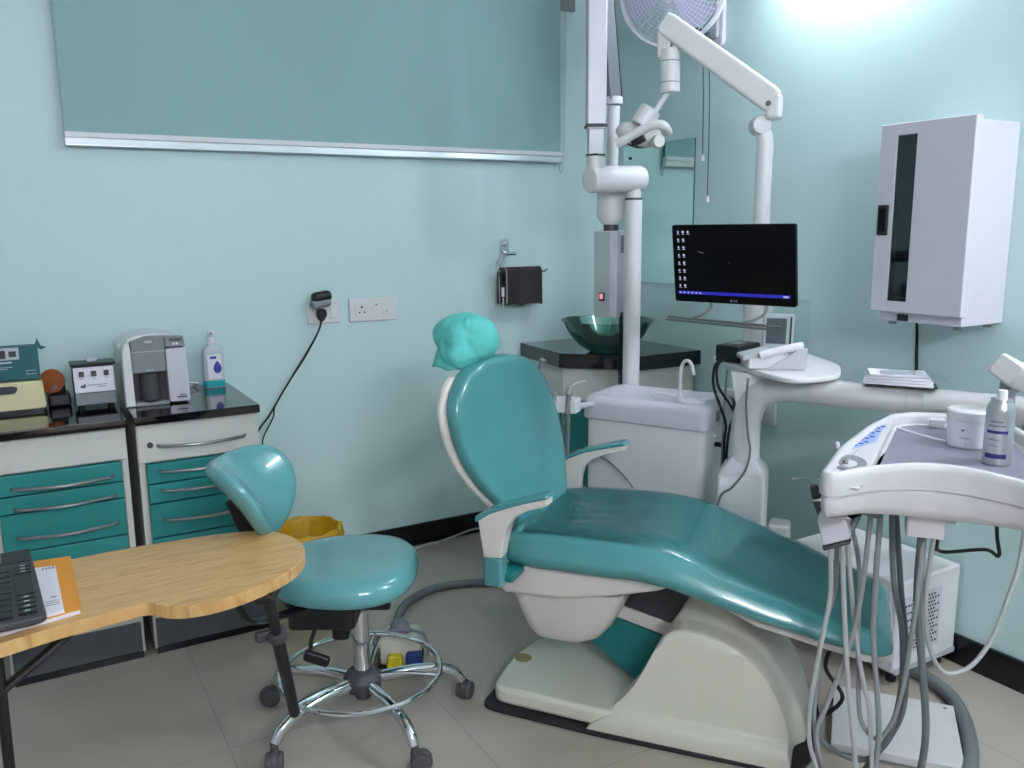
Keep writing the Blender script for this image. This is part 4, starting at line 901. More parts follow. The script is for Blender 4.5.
mat_poly = [(.062, 2.00), (.13, 2.03), (.19, 2.038), (.25, 2.03), (.33, 1.99), (.405, 1.96), (.415, 2.30), (.385, 2.50), (.33, 2.555), (.25, 2.58), (.165, 2.568), (.125, 2.52)]
b = NB(); prism(b, rpoly(mat_poly, .015, 3), .9155, .9195, 'xy', .001); part('tray_mat', b, MAT['traygrey'], du)
b = NB(); prism(b, rpoly([(-.028, 1.92), (.052, 1.985), (.118, 2.53), (.09, 2.51), (.035, 2.35), (-.024, 2.11)], .012, 3), .914, .941, 'xy', .004); cpn = part('control_panel', b, MAT['traywhite'], du)
b = NB(); prism(b, rpoly([(-.004, 2.11), (.066, 2.235), (.094, 2.462), (.066, 2.405), (.036, 2.31)], .008, 3), .940, .9425, 'xy'); part('key_panel', b, MAT['keyblue'], cpn)
b = NB()
for i in range(3):
    for j in range(4):
        q = Vector((.018, 2.175, 0)).lerp(Vector((.060, 2.365, 0)), j/3)+Vector((.013*i, .022*i, 0)); cyl(b, (q.x, q.y, .9425), (q.x, q.y, .9436), .0065, n=10)
part('key', b, MAT['bluemark'], cpn)
b = NB(); lathe(b, [(.036, 0), (.038, .002), (.032, .003), (.024, -.0), (0, -.004)], Matrix.Translation((.006, 2.005, .9420)) @ Matrix.Diagonal((1.0, 1.75, 1, 1)), 32); part('cup_recess', b, MAT['midgrey'], cpn)
b = NB(); box(b, (-.008, 2.02, .945), (.012, .02, .008), .002); box(b, (.0, 2.0, .945), (.010, .012, .008), .002); cyl(b, (-.012, 1.98, .941), (-.010, 1.985, .952), .004, n=10); part('burs', b, MAT['steel'], cpn)
b = NB(); cyl(b, (-.018, 2.14, .925), (-.024, 2.145, .955), .008, .006, bev=.002); part('side_button', b, MAT['paleg'], du)
# underside block
b = NB(); prism(b, rpoly([(.135, 2.03), (.215, 2.03), (.215, 2.10), (.135, 2.10)], .008), .775, .850, 'xy', .004); box(b, (.19, 2.10, .825), (.10, .05, .05), .004); part('tray_neck', b, MAT['traywhite'], du)
# handpiece holder at the left end
b = NB(); prism(b, rpoly([(-.054, .80), (-.046, .822), (-.016, .838), (.004, .815), (.023, .764), (-.040, .738)], .009), 2.0, 2.09, 'xz', .006)
part('handpiece_holder', b, MAT['lilacwhite'], du, label='white wedge-shaped handpiece holder')
b = NB(); prism(b, rpoly([(-.040, .737), (.022, .763), (.020, .752), (-.036, .728)], .003), 1.998, 2.092, 'xz', .002); part('holder_base', b, MAT['dark'], du)
b = NB(); tube(b, [(-.014, 2.05, .82), (-.004, 2.06, .84), (.0, 2.08, .862)], .016, n=12, flat=(1.4, .8)); part('holder_arm', b, MAT['paleg'], du)
b = NB(); box(b, (.05, 2.12, .80), (.075, .03, .022), .006, rotm(0, 12, 0)); part('holder_rail', b, MAT['midgrey'], du)
b = NB(); cyl(b, (-.040, 2.045, .80), (-.058, 2.035, .848), .0145, .0145, bev=.003); cyl(b, (-.058, 2.035, .848), (-.068, 2.03, .874), .012, .009, bev=.003); hp_ = part('handpiece', b, MAT['dark'], du, label='dark handpiece in the holder')
b = NB(); cyl(b, (-.0555, 2.0355, .842), (-.0575, 2.0345, .8475), .0152, n=20); part('steel_ring', b, MAT['chrome'], hp_)
b = NB(); tube(b, [(-.070, 2.03, .878), (-.085, 2.02, .892), (-.115, 2.0, .893)], .0016, n=6); part('needle', b, MAT['steel'], hp_)
b = NB(); cyl(b, (.020, 2.06, .765), (.056, 2.10, .862), .008, .009); part('lever', b, MAT['hosedark'], du)
hoses = [
 ([(-.024, 2.04, .745), (-.017, 2.08, .587), (-.033, 2.09, .435), (-.048, 2.09, .29), (-.045, 2.08, .197), (-.027, 2.08, .13), (-.002, 2.09, .06)], .0058, 'hoselight'),
 ([(-.010, 2.06, .748), (-.007, 2.13, .585), (-.031, 2.13, .452), (-.038, 2.12, .306), (-.036, 2.11, .223), (-.018, 2.11, .121), (.012, 2.12, .055)], .0058, 'hose'),
 ([(.002, 2.05, .752), (.016, 2.10, .558), (.037, 2.10, .353), (.058, 2.10, .204), (.071, 2.10, .09)], .0062, 'hoselight'),
 ([(.010, 2.08, .755), (.048, 2.15, .461), (.076, 2.15, .325), (.091, 2.15, .266), (.109, 2.14, .083)], .0058, 'hoselight'),
 ([(.025, 2.13, .74), (.046, 2.165, .631), (.054, 2.168, .453), (.064, 2.165, .291), (.077, 2.16, .22), (.112, 2.16, .187), (.144, 2.16, .236), (.163, 2.16, .332), (.168, 2.12, .463), (.172, 2.08, .60), (.175, 2.07, .79)], .0058, 'hose'),
 ([(.064, 2.11, .845), (.053, 2.115, .589), (.032, 2.12, .438), (-.008, 2.11, .287), (-.029, 2.10, .209), (-.013, 2.10, .123), (.021, 2.10, .06)], .0062, 'hose'),
 ([(.084, 2.13, .855), (.084, 2.14, .611), (.089, 2.145, .454), (.105, 2.15, .325), (.117, 2.15, .194), (.11, 2.15, .07)], .0068, 'hose'),
 ([(.104, 2.14, .857), (.123, 2.15, .628), (.152, 2.16, .485), (.160, 2.17, .326), (.140, 2.17, .197), (.098, 2.17, .122), (.045, 2.17, .114), (-.016, 2.16, .151), (-.030, 2.14, .20)], .0068, 'hosedark'),
 ([(.111, 2.17, .857), (.143, 2.18, .594), (.164, 2.185, .448), (.172, 2.19, .276), (.144, 2.19, .176), (.108, 2.19, .109), (.079, 2.19, .05)], .0068, 'hosedark'),
 ([(.170, 2.06, .80), (.175, 2.11, .604), (.197, 2.12, .434), (.213, 2.13, .319), (.22, 2.13, .22), (.212, 2.13, .116), (.20, 2.13, .05)], .0088, 'hosedark'),
 ([(.178, 2.08, .80), (.182, 2.12, .65), (.197, 2.13, .47), (.205, 2.14, .35)], .006, 'hose'),
 ([(.200, 2.09, .80), (.194, 2.12, .603), (.212, 2.14, .471), (.244, 2.17, .398), (.28, 2.2, .38), (.321, 2.22, .403), (.359, 2.24, .47), (.386, 2.26, .564), (.406, 2.28, .646), (.416, 2.30, .766), (.42, 2.30, .87)], .0055, 'hoselight'),
 ([(.208, 2.095, .81), (.216, 2.2, .70), (.225, 2.27, .668), (.251, 2.3, .654), (.334, 2.3, .672), (.365, 2.3, .66), (.356, 2.3, .72), (.345, 2.3, .86)], .0045, 'rubber'),
]
for pts, rad, mn in hoses:
    b = NB(); tube(b, pts, rad, n=8, k=7); part('hose', b, MAT[mn], du)

# things on the tray
t = thing('plastic_tub', 'white lidded plastic tub standing on the instrument tray', 'tub', org=(.283, 2.36, .92), ang=CA)
b = NB(); lathe(b, [(0, 0), (.046, 0), (.049, .004), (.051, .075), (0, .075)], c=(.283, 2.36, .9198), n=40); part('pot', b, MAT['paper'], t)
b = NB(); lathe(b, [(.050, .070), (.054, .072), (.054, .092), (.050, .096), (0, .097)], c=(.283, 2.36, .9198), n=40); part('lid', b, MAT['white'], t)
def wrap(cx_, cy_, rad, a0, a1, z0, z1, n=10):
    b = NB(); tmp = NB()
    A = [tmp.verts.new((cx_+rad*math.cos(R(a0+(a1-a0)*i/n)), cy_+rad*math.sin(R(a0+(a1-a0)*i/n)), z0)) for i in range(n+1)]
    B = [tmp.verts.new((cx_+rad*math.cos(R(a0+(a1-a0)*i/n)), cy_+rad*math.sin(R(a0+(a1-a0)*i/n)), z1)) for i in range(n+1)]
    for i in range(n): tmp.faces.new((A[i], A[i+1], B[i+1], B[i]))
    merge(b, tmp); return b
part('print', wrap(.283, 2.36, .0512, -116, -109, .966, .970), MAT['ink'], t, flat=True); part('print', wrap(.283, 2.36, .0512, -118, -92, .948, .9495), MAT['midgrey'], t, flat=True)
t = thing('spray_can', 'silver spray can with blue bands on the tray beside the tub', 'spray can', org=(.325, 2.20, .92), ang=CA)
b = NB(); lathe(b, [(0, 0), (.029, 0), (.031, .003), (.031, .006), (.0305, .008), (.0305, .125), (.029, .135), (.0235, .146), (.0225, .150), (0, .150)], c=(.325, 2.20, .9198), n=40); part('can', b, MAT['can'], t)
b = NB(); lathe(b, [(.0225, .149), (.0235, .151), (.0225, .154), (.0185, .153), (0, .152)], c=(.325, 2.20, .9198), n=40); part('rim', b, MAT['chrome'], t)
b = NB(); lathe(b, [(0, .152), (.011, .152), (.011, .170), (.0095, .174), (0, .174)], c=(.325, 2.20, .9198), n=24); part('spray_button', b, MAT['white'], t)
for za_, zb_ in ((.9375, .9485), (.996, 1.003)): part('blue_band', wrap(.325, 2.20, .0309, -150, -62, za_, zb_), MAT['navy'], t, flat=True)
for a0_, a1_, za_, zb_ in ((-140, -75, 1.012, 1.016), (-135, -85, 1.022, 1.026), (-140, -95, .98, .983), (-140, -100, .967, .969)): part('print', wrap(.325, 2.20, .0309, a0_, a1_, za_, zb_), MAT['midgrey'], t, flat=True)
b = NB(); bx(b, .205, .245, 2.535, 2.56, .9198, .946, .004)
single('white_block', b, MAT['white'], 'small white block at the back of the instrument tray', 'block', org=(.225, 2.547, .92), ang=CA)
b = NB(); tube(b, [(.125, 2.50, .9215), (.18, 2.43, .9215), (.235, 2.38, .9215)], .0035, n=8)
single('white_stick', b, MAT['white'], 'thin white stick lying across the grey tray mat', 'stick', org=(.18, 2.43, .92), ang=CA)

# packets lying on the arm
t = thing('sterilising_pouches', 'stack of white paper pouches on clear film lying on the horizontal arm', 'pouches', org=(.13, 2.80, .99), ang=CA)
b = NB(); bx(b, .04, .24, 2.765, 2.835, .988, .994, .002); part('support_plate', b, MAT['dark'], t)
for i in range(4):
    b = NB(); tmp = NB(); bx(tmp, -.1+.004*i, .095-.006*i, -.05, .05, 0, .008, .003)
    merge(b, tmp, Matrix.Translation((.135, 2.80, .9945+.0088*i)) @ rotm(.5*i, 1.0, -3+2.5*i)); part('pouch', b, MAT['paper'], t)
b = NB(); tmp = NB(); G = []
for i in range(16):
    row = []
    for j in range(8):
        x, y = -.135+.275*i/15, -.06+.12*j/7
        row.append(tmp.verts.new((.13+x, 2.80+y, 1.031-.020*(abs(x+.0)/.135)**3+.003*noise.noise(Vector((x*40, y*40, 0))))))
    G.append(row)
for i in range(15):
    for j in range(7): tmp.faces.new((G[i][j], G[i+1][j], G[i+1][j+1], G[i][j+1]))
merge(b, tmp); part('film_wrap', b, MAT['film'], t, ang=180)

# things on the shelf
t = thing('black_adapter', 'black power adapter at the left end of the white shelf', 'adapter', org=(-.372, 2.985, 1.015), ang=CA)
b = NB(); tmp = NB(); box(tmp, (0, 0, .030), (.15, .09, .058), .007); merge(b, tmp, Matrix.Translation((-.368, 2.985, 1.0145)) @ rotm(0, 0, 68)); part('case', b, MAT['black'], t)
b = NB(); tmp = NB(); box(tmp, (.0, 0, .0605), (.06, .04, .001)); merge(b, tmp, Matrix.Translation((-.368, 2.985, 1.0145)) @ rotm(0, 0, 68)); part('label', b, MAT['midgrey'], t)
b = NB(); tube(b, [(-.405, 2.93, 1.03), (-.435, 2.925, 1.0), (-.438, 2.93, .93), (-.41, 2.93, .85), (-.395, 2.95, .79), (-.40, 2.96, .70), (-.40, 2.96, .3)], .005, n=8)
tube(b, [(-.40, 2.915, 1.03), (-.425, 2.91, 1.0), (-.42, 2.92, .93), (-.38, 2.945, .86), (-.37, 2.96, .82), (-.39, 2.965, .72), (-.395, 2.965, .3)], .0045, n=8); part('cable', b, MAT['rubber'], t)
b = NB(); tube(b, [(-.345, 2.91, 1.025), (-.315, 2.895, 1.026), (-.29, 2.89, 1.028)], .006, n=8); part('jack', b, MAT['rubber'], t)

da = -150.0   # handset turned toward the camera side
t = thing('apex_locator', 'white desk device with an upright screen in a clear sleeve on the shelf', 'device', loc=fr(CA, (-.238, 2.887, 1.0145)), ang=-34); t.scale = (1.15, 1.15, 1.15)
# local: x to the right, y away from the viewer
b = NB(); prism(b, rpoly([(-.085, .0), (.055, .0), (.060, .03), (.0, .045), (-.085, .03)], .008), -.055, .05, 'xz', .006); part('body', b, MAT['white'], t)
b = NB(); prism(b, rpoly([(-.10, .022), (-.02, .045), (-.02, .055), (-.10, .035)], .005), -.052, .04, 'xz', .003); part('key_deck', b, MAT['paleg'], t)
b = NB(); tmp = NB(); box(tmp, (0, 0, .055), (.085, .014, .12), .006); merge(b, tmp, Matrix.Translation((.015, .035, .035)) @ rotm(-18, 0, -18)); sc_ = part('screen_housing', b, MAT['white'], t)
b = NB(); tmp = NB(); box(tmp, (-.006, -.008, .062), (.056, .003, .075), .002); merge(b, tmp, Matrix.Translation((.015, .035, .035)) @ rotm(-18, 0, -18)); part('display', b, MAT['lcd'], sc_)
b = NB(); tmp = NB(); box(tmp, (.034, -.008, .062), (.005, .003, .085), .001); merge(b, tmp, Matrix.Translation((.015, .035, .035)) @ rotm(-18, 0, -18)); part('screen_edge', b, MAT['ink'], sc_)
b = NB(); tmp = NB(); box(tmp, (.02, -.0, .075), (.13, .030, .16), .003); merge(b, tmp, Matrix.Translation((.015, .037, .035)) @ rotm(-18, 0, -18)); part('clear_sleeve', b, MAT['film'], sc_)
b = NB(); tube(b, [(-.055, -.058, .040), (-.02, -.060, .050), (.03, -.060, .062), (.062, -.058, .068)], .011, n=12); part('probe_cradle', b, MAT['white'], t)
b = NB(); prism(b, [(-.04, .0), (.07, .0), (.075, .06), (.055, .062), (.01, .03)], -.066, -.052, 'xz', .004); part('cradle_side', b, MAT['paleg'], t)

# ================================================================== monitor
ml, mr = Vector((1.728, 2.018, 0)), Vector((1.848, 1.654, 0))
mc = (ml+mr)/2; ma_ = math.degrees(math.atan2(mr.y-ml.y, mr.x-ml.x)); mw = (mr-ml).length
t = thing('monitor', 'black flat monitor showing a dark desktop in front of the lamp post', 'monitor', loc=Vector((mc.x+.014, mc.y-.013, 1.245)), ang=ma_); t.rotation_euler = (R(8), 0, R(ma_))
# local: x from left to right edge, -y toward the viewer
b = NB(); prism(b, rpoly([(-mw/2, .004), (mw/2, .004), (mw/2, .234), (-mw/2, .234)], .008), -.010, .004, 'xz', .003); bz = part('bezel', b, MAT['screen'], t)
b = NB(); prism(b, rpoly([(-.14, .03), (.14, .03), (.14, .20), (-.14, .20)], .02), .002, .030, 'xz', .008); part('back_case', b, MAT['black'], t)
b = NB(); bx(b, -mw/2+.012, mw/2-.012, -.0118, -.0098, .026, .224); scn = part('screen', b, MAT['screen'], t, flat=True)
b = NB(); bx(b, -mw/2+.014, mw/2-.016, -.0126, -.0116, .0285, .0375); part('taskbar', b, MAT['taskbar'], scn, flat=True)
b = NB()
rows_ = [3, 2, 2, 2, 2, 2, 2, 2]
for i, nn in enumerate(rows_):
    for j in range(nn):
        x, z = -mw/2+.022+.0165*j, .214-.0228*i
        w_ = .0045+.002*((i*3+j*5) % 3)/2
        box(b, (x, -.0122, z), (w_, .0008, .0058)); box(b, (x+.0006, -.0122, z-.0062), (.008, .0008, .0014))
for j in range(6): box(b, (-mw/2+.022+.0135*j, -.0129, .033), (.005, .0006, .0048))
box(b, (mw/2-.028, -.0129, .033), (.016, .0006, .004)); box(b, (mw/2-.028, -.0129, .031), (.011, .0006, .0014))
part('icons', b, MAT['icon'], scn, flat=True)
b = NB(); tube(b, [(-mw/2+.088, -.0124, .157), (-.10, -.0124, .1545), (-.088, -.0124, .152)], .0012, n=6); box(b, (-.005, -.0122, .125), (.002, .0008, .004)); part('wallpaper_marks', b, MAT['midgrey'], scn, flat=True)
b = NB(); lathe(b, [(0, 0), (.004, 0), (.004, .0008), (0, .0008)], axis_m((-.004, -.0100, .0135), (-.004, -.011, .0135))[0], 16); box(b, (.006, -.0104, .0135), (.003, .0008, .006)); box(b, (.012, -.0104, .0135), (.005, .0008, .006)); part('logo', b, MAT['midgrey'], bz, flat=True)
po_ = fr(-ma_, Vector(fr(CA, (-.345, 3.2, 0)))-mc); b = NB(); cyl(b, (0, .03, .11), (po_.x, po_.y-.03, .11-.14*(po_.y-.03)), .02); box(b, (0, .045, .11), (.09, .02, .09), .004); part('mount', b, MAT['dark'], t)
b = NB(); tube(b, [(-.075, .0, .006), (-.075, -.004, -.012), (-.09, -.03, -.028), (-.125, -.05, -.040)], .004, n=8); part('rack_bracket', b, MAT['steel'], t)
b = NB(); tube(b, [(.10, .0, .006), (.10, -.004, -.014), (.085, -.03, -.03), (.055, -.05, -.038)], .004, n=8); part('rack_bracket', b, MAT['steel'], t)
b = NB(); cyl(b, (-.195, -.05, -.036), (.165, -.05, -.044), .0036); part('rack_rod', b, MAT['steel'], t)
b = NB(); cyl(b, (-.195, -.062, -.041), (.165, -.062, -.050), .0036); part('rack_rod', b, MAT['steel'], t)

# ================================================================== operating lamp on its post
lp = thing('operating_lamp', 'white operating lamp hanging from a jointed arm on a post', 'lamp', org=(-.308, 2.885, 1.014), ang=CA)
lp.location = fr(CA, (-.330, 3.205, 1.014-.0547)); lp.scale = (1.12, 1.12, 1.12)
P_ = (-.308, 2.885)
b = NB(); cyl(b, (P_[0], P_[1], 1.0637), (P_[0], P_[1], 1.24), .046, n=32, bev=.005); part('post_socket', b, MAT['traywhite'], lp)
b = NB(); cyl(b, (P_[0], P_[1], 1.21), (P_[0], P_[1], 1.68), .0255, n=32); tube(b, [(P_[0], P_[1], 1.67), (P_[0]+.001, P_[1], 1.72), (P_[0]-.004, P_[1]-.003, 1.752), (P_[0]-.016, P_[1]-.006, 1.772)], .0255, n=24, k=5); part('post', b, MAT['white'], lp)
vd = fr(-CA, Vector((-.50, -.866, 0)))   # toward the viewer
b = NB(); c_ = Vector((P_[0]-.018, P_[1], 1.780)); cyl(b, c_-vd*.03, c_+vd*.035, .030, n=36, bev=.008); part('elbow', b, MAT['white'], lp)
b = NB(); box(b, (-.283, 2.87, 1.832), (.050, .055, .078), .014); part('knuckle', b, MAT['white'], lp)
a0, a1 = Vector((-.282, 2.87, 1.845)), Vector((-.632, 2.87, 2.112))
mtx, L = axis_m(a0, a1)
b = NB(); t_ = NB(); loft(t_, [[(x*k, y*k, z) for x, y in rpoly([(-.039, -.030), (.039, -.030), (.039, .030), (-.039, .030)], .014, 5)] for z, k in ((0, .85), (.02, 1), (L-.02, .92), (L, .8))]); merge(b, t_, mtx); part('spring_arm', b, MAT['white'], lp)
b = NB(); q_ = a0.lerp(a1, .08)+vd*.031; cyl(b, q_-Vector((0, 0, .026))-vd*.01, q_-Vector((0, 0, .026))+vd*.004, .008); part('pivot_screw', b, MAT['dark'], lp)
b = NB(); box(b, (-.628, 2.87, 2.045), (.045, .04, .09), .008); cyl(b, (-.61, 2.87, 2.03), (-.608, 2.87, 1.895), .0315, n=32, bev=.004); part('drop_cylinder', b, MAT['white'], lp)
b = NB()
for z in (1.99, 1.925): cyl(b, (-.609, 2.87, z), (-.609, 2.87, z+.003), .0322, n=32)
part('ring', b, MAT['midgrey'], lp)
b = NB(); tube(b, [(-.615, 2.87, 1.90), (-.632, 2.87, 1.875), (-.648, 2.868, 1.850), (-.662, 2.862, 1.832), (-.655, 2.858, 1.815), (-.65, 2.855, 1.79)], .0105, n=12); part('yoke', b, MAT['white'], lp)
b = NB(); cyl(b, (-.668, 2.862, 1.848), (-.700, 2.85, 1.795), .036, .034, n=28, bev=.004); part('socket_cuff', b, MAT['white'], lp)
HC = Vector((-.700, 2.84, 1.775))
b = NB(); tmp = NB(); loft(tmp, [[(x, y, z) for x, y in sell(a, c, 2.6, 36)] for z, a, c in ((-.030, .045, .04), (-.024, .066, .052), (-.006, .076, .058), (.008, .070, .052), (.016, .045, .035))]); merge(b, tmp, Matrix.Translation(HC) @ rotm(26, 18, 0)); hd_ = part('lamp_head', b, MAT['traywhite'], lp, ang=60)
b = NB(); tmp = NB(); lathe(tmp, [(0, -.034), (.032, -.036), (.036, -.04), (.03, -.043), (0, -.040)], Matrix.Diagonal((1.1, .9, 1, 1)), 28); merge(b, tmp, Matrix.Translation(HC) @ rotm(26, 18, 0)); part('reflector', b, MAT['black'], hd_)
b = NB(); o_ = HC+vd*.062; cyl(b, o_+Vector((.045, 0, -.038)), o_+Vector((.055, 0, -.038))+vd*.018, .021, n=24, bev=.004); part('lens', b, MAT['shell'], hd_)
b = NB(); o_ = HC+vd*.058; box(b, o_+Vector((-.012, 0, -.028)), (.045, .03, .032), .006, rotm(0, -25, 0)); part('vent', b, MAT['black'], hd_)
b = NB(); o_ = HC+vd*.075; tube(b, [o_+Vector((-.085, 0, -.040)), o_+Vector((-.06, 0, -.030)), o_+Vector((-.02, 0, -.010)), o_+Vector((.02, 0, .008)), o_+Vector((.05, .0, .013)), o_+Vector((.068, .01, .006)), o_+Vector((.080, .03, -.006))-vd*.03], .0145, n=14); part('handle', b, MAT['white'], lp)

# ================================================================== suction box, board and hose on the floor
t = thing('suction_unit', 'white vented suction box on the floor behind the foot of the chair', 'suction unit', org=(2.478, 1.80, 0))
b = NB(); bx(b, 2.305, 2.626, 1.572, 2.02, .046, .358, .010); part('case', b, MAT['white'], t)
b = NB(); bx(b, 2.309, 2.622, 1.568, 1.575, .046, .066, .002); part('skirt', b, MAT['paleg'], t)
b = NB(); bx(b, 2.328, 2.525, 1.5685, 1.573, .105, .305, .001); g = part('vent_panel', b, MAT['lilacwhite'], t)
b = NB()
for i in range(13):
    for j in range(14):
        if j % 2 == 0 or 1 < i < 11:
            x, z = 2.342+.0138*i+(.0069 if j % 2 else 0), .121+.0128*j; box(b, (x, 1.5683, z), (.0078, .0012, .0072))
part('vent_holes', b, MAT['ink'], g, flat=True)
for sx in (2.35, 2.59):
    for sy in (1.61, 1.98):
        b = NB(); cyl(b, (sx, sy, .0005), (sx, sy, .047), .016, .018, n=16); part('rubber_foot', b, MAT['rubber'], t)
t = thing('floor_board', 'flat white metal board on the floor under the hanging tubes', 'board', org=(.15, 2.55, 0), ang=CA)
b = NB(); bx(b, .006, .345, 2.35, 2.680, .012, .036, .003); part('top_plate', b, MAT['traywhite'], t)
b = NB(); bx(b, .014, .338, 2.358, 2.672, .0005, .013); part('under_frame', b, MAT['midgrey'], t)
b = NB(); cyl(b, (.32, 2.655, .036), (.32, 2.655, .038), .005, n=12); part('screw', b, MAT['steel'], t)
b = NB(); tube(b, [(2.36, 1.70, .022), (2.42, 1.60, .022), (2.425, 1.53, .022), (2.395, 1.44, .022), (2.335, 1.36, .022), (2.24, 1.275, .022), (2.13, 1.20, .022), (1.98, 1.13, .022)], .0215, n=18, k=10)
single('suction_hose', b, MAT['hosedark'], 'thick grey hose curving over the floor beside the white board', 'hose', org=(2.3, 1.35, 0))

# ================================================================== side table at the left
tb = thing('side_table', 'wooden side table with a rounded end and black folding legs', 'table', org=(.2, 2.05, 0))
out_t = [(-.75, 1.745), (-.10, 1.845), (.005, 1.873), (.12, 1.891), (.168, 1.897), (.186, 1.886), (.20, 1.866), (.225, 1.845), (.262, 1.832), (.32, 1.832), (.382, 1.850), (.44, 1.878), (.492, 1.915), (.535, 1.965), (.558, 2.02), (.566, 2.075), (.558, 2.13), (.535, 2.185), (.495, 2.225), (.44, 2.245), (.35, 2.262), (.18, 2.272), (.05, 2.265), (-.10, 2.245), (-.75, 2.15)]
out_t = out_t[:1]+[(p.x, p.y) for p in smooth_path([(x, y, 0) for x, y in out_t[1:-1]], 5)]+out_t[-1:]
b = NB(); prism(b, out_t, .650, .680, 'xy', .002, 2); part('tabletop', b, MAT['wood'], tb)
l0, l1 = Vector((.425, 1.862, .647)), Vector((.520, 2.068, .215))
b = NB(); cyl(b, l0, l0.lerp(l1, .45), .0125); cyl(b, l0.lerp(l1, .28), l1, .0160, .0140, bev=.006); lg = part('leg', b, MAT['black'], tb)
b = NB(); q = l0.lerp(l1, .29); dn = (l1-l0).normalized(); cyl(b, q-dn*.012, q+dn*.012, .0245, bev=.004); box(b, q+Vector((-.03, .01, 0)), (.04, .022, .026), .008); part('clamp', b, MAT['dark'], lg)
b = NB(); box(b, (.43, 1.885, .643), (.08, .04, .014), .004, rotm(0, 0, 60)); part('leg_plate', b, MAT['black'], tb)
b = NB(); cyl(b, (-.112, 1.93, .649), (-.122, 1.945, .0005), .011); lg2 = part('leg', b, MAT['black'], tb)
b = NB(); cyl(b, (-.62, 1.93, .647), (-.64, 1.945, .0005), .013); part('leg', b, MAT['black'], tb)
b = NB(); tube(b, [(.05, 1.96, .644), (-.04, 1.945, .585), (-.116, 1.94, .535)], .014, n=10, sm=False, flat=(1.2, .7)); part('brace', b, MAT['black'], tb)
b = NB(); tube(b, [(.10, 2.0, .644), (.135, 2.03, .628), (.16, 2.05, .628)], .011, n=10, flat=(1.3, .6)); part('bracket', b, MAT['black'], tb)
# notebook, pad, keyboard
nb = thing('notebook', 'orange-covered exercise book under the keyboard on the wooden table', 'book', org=(-.08, 2.07, .68))
q = [(-.245, 2.285), (.043, 2.253), (.045, 1.912), (-.245, 1.845)]
b = NB(); prism(b, q, .6805, .6895, 'xy'); part('pages', b, MAT['paper'], nb, flat=True)
qc = [(-.247, 2.288), (.0455, 2.2555), (.0475, 1.9105), (-.247, 1.842)]
b = NB(); prism(b, qc, .6895, .6915, 'xy'); part('cover', b, MAT['orange'], nb, flat=True)
pd = thing('note_pad', 'small white paper pad between the keyboard and the orange book', 'paper pad', org=(-.02, 2.05, .692))
q = [(-.07, 2.205), (.010, 2.186), (.016, 1.905), (-.066, 1.895)]
b = NB(); prism(b, q, .6918, .6985, 'xy'); part('sheets', b, MAT['paper'], pd, flat=True)
for i in range(3):
    b = NB(); box(b, (-.004, 1.968-.011*i, .6987), (.026, .0024, .0005)); part('print', b, MAT['midgrey'], pd, flat=True)
b = NB(); box(b, (.0, 1.99, .6987), (.010, .007, .0005)); part('print', b, MAT['midgrey'], pd, flat=True)
for i in range(4):
    b = NB(); box(b, (-.016+.007*i, 2.176, .6987), (.004, .012, .0005)); part('print', b, MAT['midgrey'], pd, flat=True)
kb = thing('keyboard', 'dark grey computer keyboard at the left edge of the wooden table', 'keyboard', loc=Vector((-.016, 1.875, .6988)), ang=91.5)
# local x runs along its right end (away from the viewer), y to its left
b = NB(); prism(b, rpoly([(-.012, .0), (.35, .010), (.42, .012), (.42, .62), (-.022, .62), (-.022, .02)], [.02, .03, .03, .02, .02, .02]), .0, .017, 'xy', .005); part('body', b, MAT['dark'], kb)
b = NB(); box(b, (.37, .175, .0178), (.085, .32, .003), .001); part('rear_strip', b, MAT['black'], kb)
b = NB(); box(b, (.372, .075, .0205), (.07, .004, .002)); part('light_line', b, MAT['midgrey'], kb)
def key(x, y, w, h):
    b = NB(); box(b, (x, y, .0195), (w, h, .006), .0015, None, 1); return b
for c in range(4):
    for rw in range(9 if c else 8):
        if c == 0:
            xs = [.012, .038, .064, .09, .170, .248, .268, .288]; hs2 = [.020, .020, .020, .020, .125, .016, .016, .016]
            k = part('key', key(xs[rw], .032, hs2[rw], .034), MAT['black'], kb)
        else:
            k = part('key', key(.012+.0335*rw, .032+.044*c, .028, .036), MAT['black'], kb)
b = NB()
for x in (.012, .038, .064, .09, .248, .268, .288):
    b = NB(); box(b, (x, .032, .0228), (.005, .010, .0006)); part('key_print', b, MAT['paleg'], kb, flat=True)

